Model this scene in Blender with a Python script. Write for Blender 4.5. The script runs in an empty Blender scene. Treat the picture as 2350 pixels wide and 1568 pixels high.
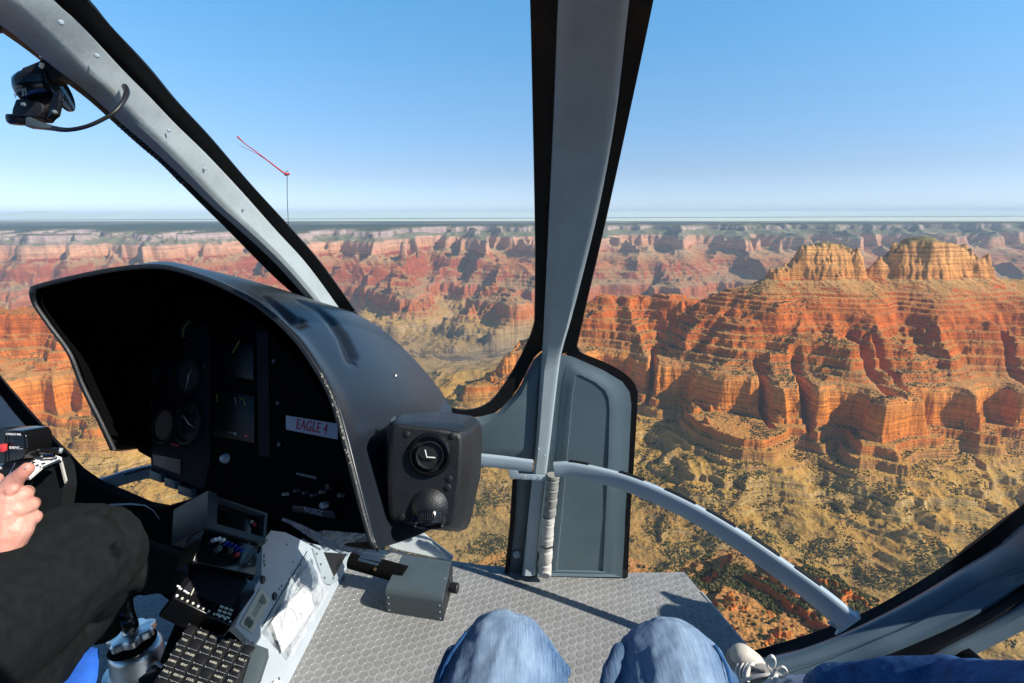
import bpy, bmesh, math, random
import numpy as np
from mathutils import Vector, Matrix
R = math.radians
scene = bpy.context.scene
col = scene.collection
QUAL = 1.0

# ------------------------------------------------------------------ camera
PITCH = 14.1
ROLL = -0.22
cam_data = bpy.data.cameras.new("camera")
cam_data.lens = 18.0
cam_data.sensor_width = 36.0
cam_data.clip_start = 0.02
cam_data.clip_end = 200000.0
cam = bpy.data.objects.new("camera", cam_data)
col.objects.link(cam)
cam.matrix_world = Matrix.Rotation(R(90 - PITCH), 4, 'X') @ Matrix.Rotation(R(ROLL), 4, 'Z')
scene.camera = cam
CM = cam.matrix_world.to_3x3()

# ------------------------------------------------------------------ light
SUN_DIR = Vector((0.76, -0.28, 0.64)).normalized()      # from the scene towards the sun
sun_el = math.asin(SUN_DIR.z)
sun_az = math.atan2(SUN_DIR.x, SUN_DIR.y)
world = bpy.data.worlds.new("World")
scene.world = world
world.use_nodes = True
nt = world.node_tree
bg = nt.nodes['Background']
sky = nt.nodes.new('ShaderNodeTexSky')
sky.sky_type = 'NISHITA'
sky.sun_disc = False
sky.sun_elevation = sun_el
sky.sun_rotation = sun_az
sky.altitude = 1800
sky.air_density = 1.0
sky.dust_density = 0.6
sky.ozone_density = 2.2
# tint the sky by height; upper sky darkened to cut ambient light
tcw = nt.nodes.new('ShaderNodeTexCoord'); sxw = nt.nodes.new('ShaderNodeSeparateXYZ'); nt.links.new(tcw.outputs['Generated'], sxw.inputs[0])
rpw = nt.nodes.new('ShaderNodeValToRGB'); nt.links.new(sxw.outputs[2], rpw.inputs[0])
_st = [(0.0, (.44, .52, .76)), (.07, (.46, .48, .57)), (.21, (.51, .70, .75)), (.35, (.48, .90, .97)), (.47, (.30, .50, .60)), (.8, (.20, .34, .45))]
while len(rpw.color_ramp.elements) < 6: rpw.color_ramp.elements.new(.5)
for e_, (p_, c_) in zip(rpw.color_ramp.elements, _st): e_.position = p_; e_.color = (*c_, 1)
mxw = nt.nodes.new('ShaderNodeMix'); mxw.data_type = 'RGBA'; mxw.blend_type = 'MULTIPLY'; mxw.inputs[0].default_value = 1
scw = nt.nodes.new('ShaderNodeVectorMath'); scw.operation = 'SCALE'; scw.inputs[3].default_value = 1.5; nt.links.new(rpw.outputs[0], scw.inputs[0])
nt.links.new(sky.outputs[0], mxw.inputs[6]); nt.links.new(scw.outputs[0], mxw.inputs[7])
nt.links.new(mxw.outputs[2], bg.inputs[0])
bg.inputs[1].default_value = 0.115
sl = bpy.data.lights.new("sun", 'SUN')
sl.energy = 5.0
sl.angle = R(0.5)
sl.color = (1.0, 0.94, 0.85)
sun = bpy.data.objects.new("sun", sl)
col.objects.link(sun)
sun.rotation_euler = (-SUN_DIR).to_track_quat('-Z', 'Y').to_euler()

scene.view_settings.view_transform = 'Standard'
scene.view_settings.look = 'None'
scene.view_settings.exposure = 0.5
scene.view_settings.gamma = 1
scene.cycles.max_bounces = 8
scene.cycles.transparent_max_bounces = 12
scene.cycles.volume_bounces = 0
scene.cycles.use_denoising = True

# ------------------------------------------------------------------ helpers
F = 1175.0
def P(px, py, d):
    """world point seen at photo position (px,py of 2350x1568) at depth d metres"""
    return CM @ Vector(((px - 1175) / F * d, -(py - 784) / F * d, -d))
def ray(px, py):
    return CM @ Vector(((px - 1175) / F, -(py - 784) / F, -1.0))
def onz(px, py, z):
    r = ray(px, py); return r * (z / r.z)
def on_plane(px, py, o, n):
    r = ray(px, py); return r * (o.dot(n) / r.dot(n))

def tag(o, label=None, cat=None, group=None, kind=None):
    if label: o["label"] = label
    if cat: o["category"] = cat
    if group: o["group"] = group
    if kind: o["kind"] = kind
    return o
def empty(name, loc, label=None, cat=None, group=None):
    o = bpy.data.objects.new(name, None)
    o.empty_display_size = 0.05
    col.objects.link(o); o.location = loc
    return tag(o, label, cat, group)
def link(name, me, mat=None, parent=None, smooth=None):
    if mat is not None: me.materials.append(mat)
    o = bpy.data.objects.new(name, me)
    col.objects.link(o)
    if parent is not None:
        o.parent = parent
        if parent.type == 'EMPTY':          # parts are modelled in place: cancel the offset of the thing's base
            o.matrix_parent_inverse = Matrix.Translation(-Vector(parent.location))
    if smooth is not None:
        me.polygons.foreach_set('use_smooth', [smooth] * len(me.polygons))
        if smooth:
            try: me.set_sharp_from_angle(angle=R(35))
            except Exception: pass
    return o

# ------------------------------------------------------------------ noise (numpy)
def _h(ix, iy, seed):
    h = (ix.astype(np.int64) * 374761393 + iy.astype(np.int64) * 668265263 + seed * 1442695041)
    h = (h ^ (h >> 13)) * 1274126177
    h = h ^ (h >> 16)
    return (h & 0xffff).astype(np.float32) * (2 * math.pi / 65536.0)
def perlin(x, y, seed=0):
    x0 = np.floor(x); y0 = np.floor(y)
    fx = (x - x0).astype(np.float32); fy = (y - y0).astype(np.float32)
    def g(dx, dy):
        a = _h(x0 + dx, y0 + dy, seed)
        return np.cos(a) * (fx - dx) + np.sin(a) * (fy - dy)
    u = fx * fx * fx * (fx * (fx * 6 - 15) + 10); v = fy * fy * fy * (fy * (fy * 6 - 15) + 10)
    a = g(0, 0) * (1 - u) + g(1, 0) * u
    b = g(0, 1) * (1 - u) + g(1, 1) * u
    return (a * (1 - v) + b * v) * 1.5
def smooth01(t):
    t = np.clip(t, 0, 1); return t * t * (3 - 2 * t)
# ------------------------------------------------------------------ terrain
# stratigraphic profile: horizontal run p (m from the drainage) -> height s
_prof = [(-900, -1560), (-420, -1480), (-70, -1330), (-40, -1300), (0, -1228), (180, -1190), (330, -1150), (470, -1118),
 (560, -1090), (580, -1085), (588, -1068), (655, -1048), (668, -1026), (740, -1006), (752, -990), (820, -978), (828, -948), (858, -940), (866, -912), (905, -900),
 (912, -885), (920, -875), (948, -768), (965, -748), (1010, -735), (1065, -718), (1075, -700), (1120, -688), (1130, -668),
 (1140, -655), (1185, -640), (1192, -618), (1215, -612), (1222, -594), (1275, -572), (1285, -545), (1330, -532), (1336, -519),
 (1360, -512), (1368, -496), (1430, -478), (1440, -462), (1500, -442), (1620, -398), (1735, -345), (1745, -335), (1756, -296), (1772, -262), (1788, -200),
 (1800, -165), (1880, -122), (1892, -108), (1940, -92), (1950, -70), (1962, -30), (1985, -18), (1995, 2), (2100, 8), (3000, 14), (9000, 14)]
def RP(p): return p if p < 1060 else (1060 + (p - 1060) * .74 if p < 1745 else p - 178.1)
_pp = np.array([RP(a) for a, b in _prof], float); _ps = np.array([b for a, b in _prof], float)
def T(p): return np.interp(p, _pp, _ps)

def seg_ridge(x, y, pts):
    """pts: (x, y, P, halfwidth): flat-topped ridge falling one metre of p per metre away"""
    best = np.full(x.shape, -1e9)
    pts = [(a, b, RP(c), d) for a, b, c, d in pts]
    for (ax, ay, ap, aw), (bx, by, bp, bw) in zip(pts[:-1], pts[1:]):
        dx, dy = bx - ax, by - ay
        t = np.clip(((x - ax) * dx + (y - ay) * dy) / (dx * dx + dy * dy), 0, 1)
        d = np.hypot(x - (ax + t * dx), y - (ay + t * dy))
        v = ap + (bp - ap) * t - np.maximum(0, d - (aw + (bw - aw) * t))
        best = np.maximum(best, v)
    return best

CREST = [(3608, 3191, 1650, 60), (2850, 2840, 1690, 50), (2700, 2800, 1700, 30), (2590, 2775, 1763, 16), (2520, 2765, 1783, 26), (2400, 2762, 1797, 40), (2260, 2760, 1807, 46), (2168, 2760, 1830, 52), (2080, 2758, 1799, 42), (1985, 2755, 1779, 26), (1905, 2752, 1759, 14), (1868, 2750, 1700, 6), (1845, 2750, 1779, 22), (1800, 2748, 1797, 34), (1690, 2745, 1811, 40), (1590, 2742, 1801, 36), (1500, 2740, 1777, 26), (1400, 2738, 1763, 18), (1350, 2745, 1700, 10), (1230, 2775, 1610, 30), (1064, 2830, 1500, 60), (758, 3006, 1440, 60), (518, 3052, 1440, 50), (352, 2960, 1330, 30), (139, 2821, 1120, 20), (-56, 2738, 1000, 20), (-185, 2682, 960, 10), (-388, 2636, 640, 10)]
BUTTES = [(2180, 2870, 2985), (1610, 2010, 2965)]
SPURS = [[(1560, 2000, 950, 10), (1330, 1420, 560, 0)], [(1020, 2150, 950, 10), (860, 1480, 470, 0)], [(2500, 2000, 950, 10), (2200, 1500, 560, 0)], [(600, 2500, 950, 10), (470, 1800, 420, 0)], [(1950, 2030, 950, 10), (1720, 1560, 560, 0)], [(3100, 2000, 950, 10), (2800, 1600, 520, 0)],
         [(1900, 2900, 1600, 0), (1700, 2300, 1150, 30), (1560, 1990, 1010, 60)],
         [(1500, 2900, 1500, 0), (1180, 2420, 1210, 30), (1020, 2180, 1030, 70), (960, 2080, 960, 20)],
         [(2600, 2900, 1650, 0), (2500, 2300, 1230, 50), (2500, 2060, 1010, 80)],
         [(3300, 3000, 1650, 0), (3300, 2300, 1180, 50), (3300, 2000, 1000, 90)],
         [(820, 3200, 1450, 0), (700, 2900, 1180, 20), (600, 2650, 1010, 60)],
         [(380, 3200, 1300, 0), (260, 2900, 1050, 20), (240, 2750, 990, 20)]]
LEFT = [(-4200, 2450, 1650, 60), (-3000, 2600, 1470, 60), (-2300, 2650, 1440, 60), (-1950, 2700, 1380, 40), (-1650, 2760, 1050, 20), (-1400, 2800, 600, 0)]
LSPUR = [[(-2600, 2600, 1400, 0), (-2350, 2150, 1020, 50)], [(-2050, 2650, 1350, 0), (-1820, 2250, 1010, 30)], [(-3100, 2500, 1400, 0), (-2950, 2050, 1040, 60)]]
MESA = [(-260, 700, 1200, 60), (10, 800, 1250, 90), (120, 790, 1250, 80)]
MESA2 = [(230, 800, 1230, 60), (330, 720, 1240, 60), (380, 640, 1230, 60)]
MESA3 = [(330, 560, 1230, 60), (480, 700, 1270, 105), (545, 790, 1270, 95)]
FSPUR = [[(-150, 9300, 1780, 0), (-190, 7900, 1450, 30), (-210, 7350, 1040, 20), (-190, 6900, 960, 20)], [(-260, 6300, 1330, 0), (-130, 6080, 1300, 0), (20, 5880, 1120, 50)], [(-260, 6350, 900, 120), (100, 5650, 760, 60)], [(250, 5800, 760, 0), (560, 5200, 420, 0)], [(-420, 6100, 760, 0), (-760, 5500, 420, 0)],
         [(-1650, 7600, 1500, 0), (-1500, 6900, 1300, 60), (-1350, 6500, 1080, 100)],
         [(-3400, 7600, 1500, 0), (-3100, 6200, 1400, 80), (-2900, 5600, 1090, 120)],
         [(1100, 9300, 1750, 0), (900, 8000, 1500, 60), (800, 7200, 1120, 150)],
         [(2900, 9300, 1750, 0), (2500, 7900, 1450, 80), (2300, 7400, 1080, 150)],
         [(4600, 9300, 1750, 0), (4300, 8000, 1450, 80), (4100, 7400, 1080, 150)],
         [(6600, 9300, 1750, 0), (6400, 8000, 1450, 80), (6200, 7400, 1080, 150)],
         [(-5400, 7200, 1500, 0), (-5000, 5800, 1400, 80), (-4700, 5300, 1090, 120)]]

def field(x, y):
    x = x.astype(np.float64); y = y.astype(np.float64)
    # domain warp
    wx = x + 70 * perlin(x / 420, y / 420, 11) + 28 * perlin(x / 150, y / 150, 12) + 9 * perlin(x / 45, y / 45, 5)
    wy = y + 70 * perlin(x / 420, y / 420, 13) + 28 * perlin(x / 150, y / 150, 14) + 9 * perlin(x / 45, y / 45, 6)
    fr = smooth01((y - 3900) / 1200)               # far region weight
    # valley floor
    p = 140 + 230 * perlin(x / 1500, y / 1300, 21) + 110 * perlin(x / 620, y / 620, 22)
    p = p + 120 * fr * perlin(x / 2600, y / 1600, 24)
    p = p - 70 * (1 - np.abs(perlin(wx / 700, wy / 700, 31)) * 3).clip(0, 1) + 20
    # creek that winds through the near valley
    cy = 1150 + 0.28 * (x - 1500) + 150 * np.sin(x / 420.0)
    p = np.where(y < 2600, np.minimum(p, 20 + np.abs(wy - cy) * 0.75), p)
    # near ridge
    def big(lst, a=1.0):
        return seg_ridge(x * (1 - a) + wx * a, y * (1 - a) + wy * a, lst)
    rd = big(CREST, 0.6)
    for s_ in SPURS: rd = np.maximum(rd, big(s_, 0.8))
    rd = np.maximum(rd, big(LEFT, 0.8))
    for s_ in LSPUR: rd = np.maximum(rd, big(s_, 0.8))
    gul = np.abs(perlin(wx / 330, wy / 330, 41)); gul2 = np.abs(perlin(wx / 130, wy / 130, 42)); gul3 = np.abs(perlin(x / 52, y / 52, 43))
    gl = np.abs(perlin(wx / 210 + 5, wy / 210, 46))
    # scalloped cliff lines: sharp promontories between rounded alcoves
    rw = smooth01((rd - 1230) / 120) * .6 + .4          # the thick limestone wall stays smoother than the beds above
    ga = 190 * np.minimum(.75, gul) + (75 * np.minimum(.75, gul2) + 20 * gul3 + 5 * perlin(x / 20, y / 20, 44)) * rw + 2.0 * perlin(x / 9, y / 9, 45)
    # rills on the aprons below the cliffs
    gb = 40 + 150 * np.minimum(.6, gl) + 60 * gul2 + 20 * gul3 + 4 * perlin(x / 18, y / 18, 44)
    wl = smooth01((900 - rd) / 160)
    g = ga * (1 - wl) + gb * wl
    low = smooth01((1545 - rd) / 330) * 0.88 + 0.12
    for (ax, ay, bx, by, wd) in ((1170, 2350, 1120, 2060, 20), (1330, 2330, 1290, 2060, 26), (1640, 2400, 1600, 2010, 30), (1690, 2350, 1700, 2040, 22), (2300, 2350, 2240, 2020, 24), (760, 2700, 700, 2450, 24)):
        t_ = np.clip(((x - ax) * (bx - ax) + (y - ay) * (by - ay)) / ((bx - ax) ** 2 + (by - ay) ** 2), 0, 1)
        dd = np.hypot(wx * .35 + x * .65 - ax - t_ * (bx - ax), y - ay - t_ * (by - ay))
        rd = rd - 95 * np.exp(-(dd / (wd * .7)) ** 2) * (rd > 880)
    rd = rd - g * low + np.where(rd > 1510, 9 * perlin(x / 75, y / 75, 49) + 5 * perlin(x / 22, y / 22, 50) + 3 * perlin(x / 9, y / 9, 58), 0)
    p = np.maximum(p, rd) + 60 * np.exp(-np.abs(p - rd) / 120)
    # foreground mesas: vertical-sided
    for m in (MESA, MESA2, MESA3):
        ms = seg_ridge(wx * .8 + x * .2, wy * .8 + y * .2, m)
        top = RP(m[0][2])
        ms = top - (top - ms) * np.where(ms < top - 30, 2.2, 1.0)
        ms = ms - 60 * np.minimum(.8, gul2) - 26 * gul3 - 9 * np.abs(perlin(x / 16, y / 16, 47)) - 3 * perlin(x / 6, y / 6, 48)
        ms = np.where(ms > 1075, 1075 + (ms - 1075) * .30, ms)
        p = np.maximum(p, ms)
    # far wall
    sh = -1150 * smooth01((-x - 700) / 2200) * 1.0 + 350 * smooth01((x - 1200) / 2500)
    Y = y - sh + 420 * perlin(x / 2300 + 7, y / 5200, 51) + 260 * perlin(x / 900, y / 1500, 52)
    far = np.interp(Y, [6000, 6860, 7100, 8000, 8500, 9000, 9500, 10200, 11000], [0, 880, 1060, 1430, 1602, 1652, 1800, 1970, 2900])
    g2 = 520 * (1 - np.minimum(1, np.abs(perlin(x / 1150 + .3, y / 2600, 53)) * 2.6)) ** 1.5 + 230 * (1 - np.minimum(1, np.abs(perlin(wx / 480, wy / 800, 54)) * 2.6)) ** 1.3 + 70 * (1 - np.minimum(1, gul * 2.6)) + 35 * (1 - np.minimum(1, gul2 * 2.6))
    g2 = 1500 * np.minimum(.55, np.abs(perlin(x / 1500 + .3, y / 4200, 53))) + 800 * np.minimum(.6, np.abs(perlin(wx / 600, wy / 1300, 54))) + 240 * np.minimum(.7, gul) + 90 * gul2 - 360
    g2 = g2 * (.42 + .45 * smooth01((-x + 300) / 1500))
    far = far - g2 * (.10 + .90 * smooth01((2250 - far) / 650)) * smooth01((2850 - far) / 300)
    for s_ in FSPUR: far = np.maximum(far, seg_ridge(x + 2.2 * (wx - x), y + 2.2 * (wy - y), s_) - 110 * gul - 60 * gul2)
    p = np.maximum(p, far) + 90 * np.exp(-np.abs(p - far) / 150) * fr
    # inner gorge
    gd = np.abs(wy * .5 + y * .5 - (5050 + 300 * np.sin(x / 900.0 + 1) + 160 * np.sin(x / 330.0)))
    gor = gd - 210 + 60 * perlin(x / 260, y / 260, 61)
    p = np.where(gor < 60, np.minimum(p, gor), p)
    return p

def offset(x, y):
    return -290 * smooth01((y - 3200) / 3300) + 60 * smooth01((y - 8200) / 2000)

def height(x, y):
    p = field(x, y)
    s = T(p)
    # thin resistant beds: turn even slopes into small stairs
    def stair(s, step, amt, sh):
        q = s / step; f = q - np.floor(q)
        g_ = np.clip((f - .5) * sh + .5, 0, 1)
        return s + step * (g_ - f) * amt
    up = smooth01((s + 1015) / 30) * smooth01((-395 - s) / 20)
    nzm = smooth01(.5 + 2.2 * perlin(x / 240, y / 240, 77))
    lo = smooth01((-1005 - s) / 30) * smooth01((s + 1190) / 40) * nzm
    s = stair(s + 3 * perlin(x / 160, y / 160, 78), 21.0, .9 * up * (.7 + .3 * nzm) + .75 * lo, 3.4)
    s = stair(s, 8.3, .6 * up + .3 * lo, 2.6)
    # small relief
    bench = smooth01((-1000 - s) / 80)
    wx = x + 40 * perlin(x / 300, y / 300, 15) + 14 * perlin(x / 90, y / 90, 16); wy = y + 40 * perlin(x / 300, y / 300, 17) + 14 * perlin(x / 90, y / 90, 18)
    s = s + bench * (9 * perlin(x / 210, y / 210, 71) - 16 * np.abs(perlin(wx / 150 + 3, wy / 150, 75)) - 9 * np.abs(perlin(wx / 60 + 3, wy / 60, 76)) - 6 * (1 - np.minimum(1, np.abs(perlin(wx / 330 + 9, wy / 330, 79)) * 6))) + 2.2 * perlin(x / 15, y / 15, 73) + 1.0 * perlin(x / 6, y / 6, 74)
    # extra caps of the two buttes
    c1 = np.exp(-((x - 2168) / 90.0) ** 2 - ((y - 2765) / 90.0) ** 2) * 20
    c2 = 0
    s = s + np.where(s > -200, c1 + c2, 0)
    mid = smooth01((y - 2700) / 800) * bench
    s = s + mid * (55 * perlin(x / 900, y / 900, 83) - 85 * np.abs(perlin(wx / 430, wy / 430, 84)) - 25 * np.abs(perlin(wx / 150, wy / 150, 85)))
    return s + offset(x, y)

def polar_mesh(name, r0, r1, nr, az0, az1, na, mat):
    az = np.radians(np.linspace(az0, az1, na))
    rr = np.exp(np.linspace(math.log(r0), math.log(r1), nr))
    A, D = np.meshgrid(az, rr)
    x = (np.sin(A) * D).ravel(); y = (np.cos(A) * D).ravel()
    z = height(x, y)
    co = np.empty((nr * na, 3), np.float32); co[:, 0] = x; co[:, 1] = y; co[:, 2] = z
    i = np.arange(nr - 1)[:, None] * na + np.arange(na - 1)[None, :]
    i = i.ravel()
    quads = np.stack([i, i + 1, i + na + 1, i + na], 1)[:, ::-1].astype(np.int32)
    me = bpy.data.meshes.new(name)
    me.vertices.add(len(co)); me.vertices.foreach_set('co', co.ravel())
    nq = len(quads)
    me.loops.add(nq * 4); me.loops.foreach_set('vertex_index', quads.ravel())
    me.polygons.add(nq)
    me.polygons.foreach_set('loop_start', np.arange(0, nq * 4, 4, dtype=np.int32))
    me.polygons.foreach_set('loop_total', np.full(nq, 4, np.int32))
    me.update(calc_edges=True)
    me.polygons.foreach_set('use_smooth', np.ones(nq, bool))
    o = link(name, me, mat)
    return tag(o, kind='structure')

# ------------------------------------------------------------------ node helpers
def new_mat(name):
    m = bpy.data.materials.new(name); m.use_nodes = True
    n = m.node_tree.nodes; b = n['Principled BSDF']
    return m, m.node_tree, b
class NB:
    def __init__(s, nt): s.nt = nt
    def n(s, t, **k):
        nd = s.nt.nodes.new(t)
        for a, v in k.items(): setattr(nd, a, v)
        return nd
    def l(s, a, b): s.nt.links.new(a, b)
    def val(s, sock, v):
        if hasattr(v, 'is_output') or isinstance(v, bpy.types.NodeSocket): s.l(v, sock)
        else: sock.default_value = v
    def math(s, op, a, b=0.0, c=0.0, clamp=False):
        nd = s.n('ShaderNodeMath', operation=op); nd.use_clamp = clamp
        s.val(nd.inputs[0], a); s.val(nd.inputs[1], b)
        if len(nd.inputs) > 2: s.val(nd.inputs[2], c)
        return nd.outputs[0]
    def noise(s, vec, scale, detail=4, rough=.55, dist=0.0):
        nd = s.n('ShaderNodeTexNoise'); s.l(vec, nd.inputs['Vector'])
        nd.inputs['Scale'].default_value = scale; nd.inputs['Detail'].default_value = detail
        nd.inputs['Roughness'].default_value = rough; nd.inputs['Distortion'].default_value = dist
        return nd.outputs['Fac']
    def scale(s, vec, xyz):
        nd = s.n('ShaderNodeVectorMath', operation='MULTIPLY'); s.l(vec, nd.inputs[0]); nd.inputs[1].default_value = xyz
        return nd.outputs[0]
    def ramp(s, fac, stops, interp='LINEAR'):
        mxv = max(max(c[:3]) for _, c in stops)
        if mxv > 1.0:
            o = s.ramp(fac, [(p, tuple(v / mxv for v in c[:3])) for p, c in stops], interp)
            sc = s.n('ShaderNodeVectorMath', operation='SCALE'); s.l(o, sc.inputs[0]); sc.inputs[3].default_value = mxv
            return sc.outputs[0]
        nd = s.n('ShaderNodeValToRGB'); cr = nd.color_ramp; cr.interpolation = interp
        while len(cr.elements) < len(stops): cr.elements.new(0.5)
        for e, (p, c) in zip(cr.elements, stops):
            e.position = p; e.color = (c[0], c[1], c[2], 1) if len(c) == 3 else c
        s.val(nd.inputs[0], fac); return nd.outputs[0]
    def mix(s, f, a, b, mode='MIX'):
        nd = s.n('ShaderNodeMix', data_type='RGBA', blend_type=mode)
        s.val(nd.inputs[0], f)
        for sk, v in ((nd.inputs[6], a), (nd.inputs[7], b)):
            if isinstance(v, tuple): sk.default_value = (v[0], v[1], v[2], 1)
            else: s.l(v, sk)
        return nd.outputs[2]
    def maprange(s, v, a, b, c=0.0, d=1.0):
        nd = s.n('ShaderNodeMapRange'); s.val(nd.inputs[0], v)
        for i, q in enumerate((a, b, c, d)): nd.inputs[i + 1].default_value = q
        return nd.outputs[0]

def terrain_material():
    m, nt, b = new_mat('canyon rock')
    k = NB(nt)
    geo = k.n('ShaderNodeNewGeometry')
    pos = geo.outputs['Position']
    sep = k.n('ShaderNodeSeparateXYZ'); k.l(pos, sep.inputs[0])
    X, Y, Z = sep.outputs
    def sm(a, b):
        nd = k.n('ShaderNodeMapRange', interpolation_type='SMOOTHSTEP'); k.l(Y, nd.inputs[0])
        nd.inputs[1].default_value = a; nd.inputs[2].default_value = b
        return nd.outputs[0]
    off = k.math('ADD', k.math('MULTIPLY', sm(3200, 6500), -290), k.math('MULTIPLY', sm(8200, 10200), 60))
    s = k.math('SUBTRACT', Z, off)
    n1 = k.noise(pos, 1 / 260, 4); n2 = k.noise(pos, 1 / 38, 5, .6)
    s = k.math('ADD', s, k.math('ADD', k.math('MULTIPLY', k.math('SUBTRACT', n1, .5), 22), k.math('MULTIPLY', k.math('SUBTRACT', n2, .5), 8)))
    def f(v): return (v + 1400) / 1500
    t = k.maprange(s, -1400, 100)
    rock = k.ramp(t, [
        (0.0, (.13, .10, .08)), (f(-1245), (.16, .12, .08)), (f(-1225), (.34, .25, .14)), (f(-1100), (.40, .28, .12)), (f(-1020), (.46, .31, .14)),
        (f(-940), (.48, .23, .07)), (f(-915), (.60, .20, .045)), (f(-830), (.72, .26, .045)), (f(-755), (.68, .30, .085)), (f(-725), (.48, .17, .05)),
        (f(-640), (.58, .17, .035)), (f(-560), (.50, .125, .026)), (f(-480), (.60, .17, .036)), (f(-400), (.48, .12, .028)), (f(-352), (.44, .085, .022)),
        (f(-338), (.66, .31, .11)), (f(-250), (.76, .42, .17)), (f(-165), (.70, .41, .19)), (f(-140), (.28, .25, .14)), (f(-105), (.46, .37, .22)), (f(-30), (.58, .45, .30)), (f(20), (.10, .12, .07))])
    # bedding: thin beds of varying lightness
    cb = k.n('ShaderNodeCombineXYZ'); k.l(k.math('MULTIPLY', s, 1 / 11.0), cb.inputs[2])
    k.l(k.math('MULTIPLY', X, 1 / 900), cb.inputs[0]); k.l(k.math('MULTIPLY', Y, 1 / 900), cb.inputs[1])
    bed = k.noise(cb.outputs[0], 1.0, 4, .65)
    bedc = k.ramp(bed, [(.30, (.52, .50, .50)), (.46, (.95, .92, .9)), (.56, (1.05, 1.05, 1.05)), (.72, (1.45, 1.5, 1.6))])
    rock = k.mix(.9, rock, bedc, 'MULTIPLY')
    cb2 = k.n('ShaderNodeCombineXYZ'); k.l(k.math('MULTIPLY', s, 1 / 3.6), cb2.inputs[2]); k.l(k.math('MULTIPLY', X, 1 / 260), cb2.inputs[0]); k.l(k.math('MULTIPLY', Y, 1 / 260), cb2.inputs[1])
    bed2 = k.noise(cb2.outputs[0], 1.0, 3, .6)
    rock = k.mix(.6, rock, k.ramp(bed2, [(.32, (.45, .40, .38)), (.48, (1, 1, 1)), (.70, (1.25, 1.25, 1.25))]), 'MULTIPLY')
    # vertical streaks and varnish on cliffs
    fl = k.noise(k.scale(pos, (1 / 16, 1 / 16, 1 / 130)), 1.0, 5, .62)
    rock = k.mix(.55, rock, k.ramp(fl, [(.28, (.42, .36, .36)), (.45, (.9, .88, .86)), (.62, (1.15, 1.15, 1.1)), (.8, (1.5, 1.55, 1.5))]), 'MULTIPLY')
    blot = k.noise(pos, 1 / 95, 4, .6)
    rock = k.mix(.55, rock, k.ramp(blot, [(.3, (.72, .66, .62)), (.7, (1.3, 1.32, 1.25))]), 'MULTIPLY')
    # talus and soil on gentler ground
    sn = k.n('ShaderNodeSeparateXYZ'); k.l(geo.outputs['Normal'], sn.inputs[0])
    nz = k.math('ADD', sn.outputs[2], k.math('MULTIPLY', k.math('SUBTRACT', n2, .5), .35))
    slope = k.maprange(nz, .60, .80)
    soil = k.ramp(t, [(0.0, (.20, .16, .11)), (f(-1235), (.29, .20, .085)), (f(-1120), (.38, .235, .07)), (f(-960), (.50, .30, .08)), (f(-900), (.46, .25, .08)), (f(-720), (.42, .24, .10)),
                      (f(-600), (.45, .25, .085)), (f(-500), (.46, .16, .045)), (f(-440), (.46, .22, .08)), (f(-360), (.48, .30, .13)), (f(-330), (.52, .36, .17)), (f(-150), (.20, .20, .11)), (f(-20), (.24, .22, .12)), (f(15), (.035, .05, .025))])
    sp = k.noise(pos, 1 / 7.0, 6, .7)
    soil = k.mix(.8, soil, k.ramp(sp, [(.3, (.6, .58, .5)), (.5, (1, 1, 1)), (.72, (1.4, 1.4, 1.35))]), 'MULTIPLY')
    pt = k.noise(pos, 1 / 330.0, 5, .6)
    soil = k.mix(.6, soil, k.ramp(pt, [(.35, (.75, .8, .72)), (.5, (1, 1, 1)), (.66, (1.15, .98, .85))]), 'MULTIPLY')
    # scrub speckle
    vo = k.n('ShaderNodeTexVoronoi'); k.l(pos, vo.inputs['Vector']); vo.inputs['Scale'].default_value = 1 / 13.0
    dens = k.maprange(k.noise(pos, 1 / 120, 4, .6), .46, .62, .06, .44)
    scrub = k.math('LESS_THAN', vo.outputs['Distance'], dens)
    # sparser on the low desert platform
    lowf = k.maprange(s, -1200, -1080, .35, 1.0)
    rock = k.mix(k.math('MULTIPLY', sm(4500, 6800), k.maprange(s, -950, -900)), rock, k.mix(1.0, rock, k.mix(k.maprange(s, -370, -335), (.70, .56, .86), (.90, .86, 1.08)), 'MULTIPLY'))  # far wall purpler: rock colour plus haze and blue shade painted in
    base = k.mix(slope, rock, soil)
    base = k.mix(1.0, base, k.mix(sm(2900, 5400), k.mix(k.maprange(s, -1040, -960), (.94, .89, .76), (.93, .80, .65)), (.78, .77, .90)), 'MULTIPLY')  # far ground also bluer and darker, distance haze put into the colour
    sc_amt = k.math('MULTIPLY', k.math('MULTIPLY', scrub, k.maprange(nz, .45, .7)), k.math('MULTIPLY', lowf, .8))
    gr = k.ramp(k.noise(pos, 1 / 60, 3), [(.3, (.040, .042, .018)), (.6, (.065, .065, .025)), (.8, (.06, .09, .02))])
    base = k.mix(sc_amt, base, gr)
    # pinyon forest on the rims, seen as patches
    forest = k.math('MULTIPLY', k.maprange(s, 2, 14), k.maprange(k.noise(k.scale(pos, (1, .35, 1)), 1 / 700, 5, .65), .36, .50))
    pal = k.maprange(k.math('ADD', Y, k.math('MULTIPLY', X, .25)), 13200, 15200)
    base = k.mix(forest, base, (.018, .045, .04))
    base = k.mix(k.math('MULTIPLY', pal, k.maprange(s, -12, 4)), base, (.52, .56, .47))  # far land paled: brightness of the haze put into the colour
    k.l(base, b.inputs['Base Color'])
    b.inputs['Roughness'].default_value = .95
    b.inputs['Specular IOR Level'].default_value = .1
    # bump
    bmp = k.n('ShaderNodeBump'); bmp.inputs['Strength'].default_value = .9; bmp.inputs['Distance'].default_value = 1.0
    h = k.math('ADD', k.math('MULTIPLY', fl, 4.5), k.math('ADD', k.math('MULTIPLY', bed, 11.0), k.math('MULTIPLY', bed2, 3.0)))
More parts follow.
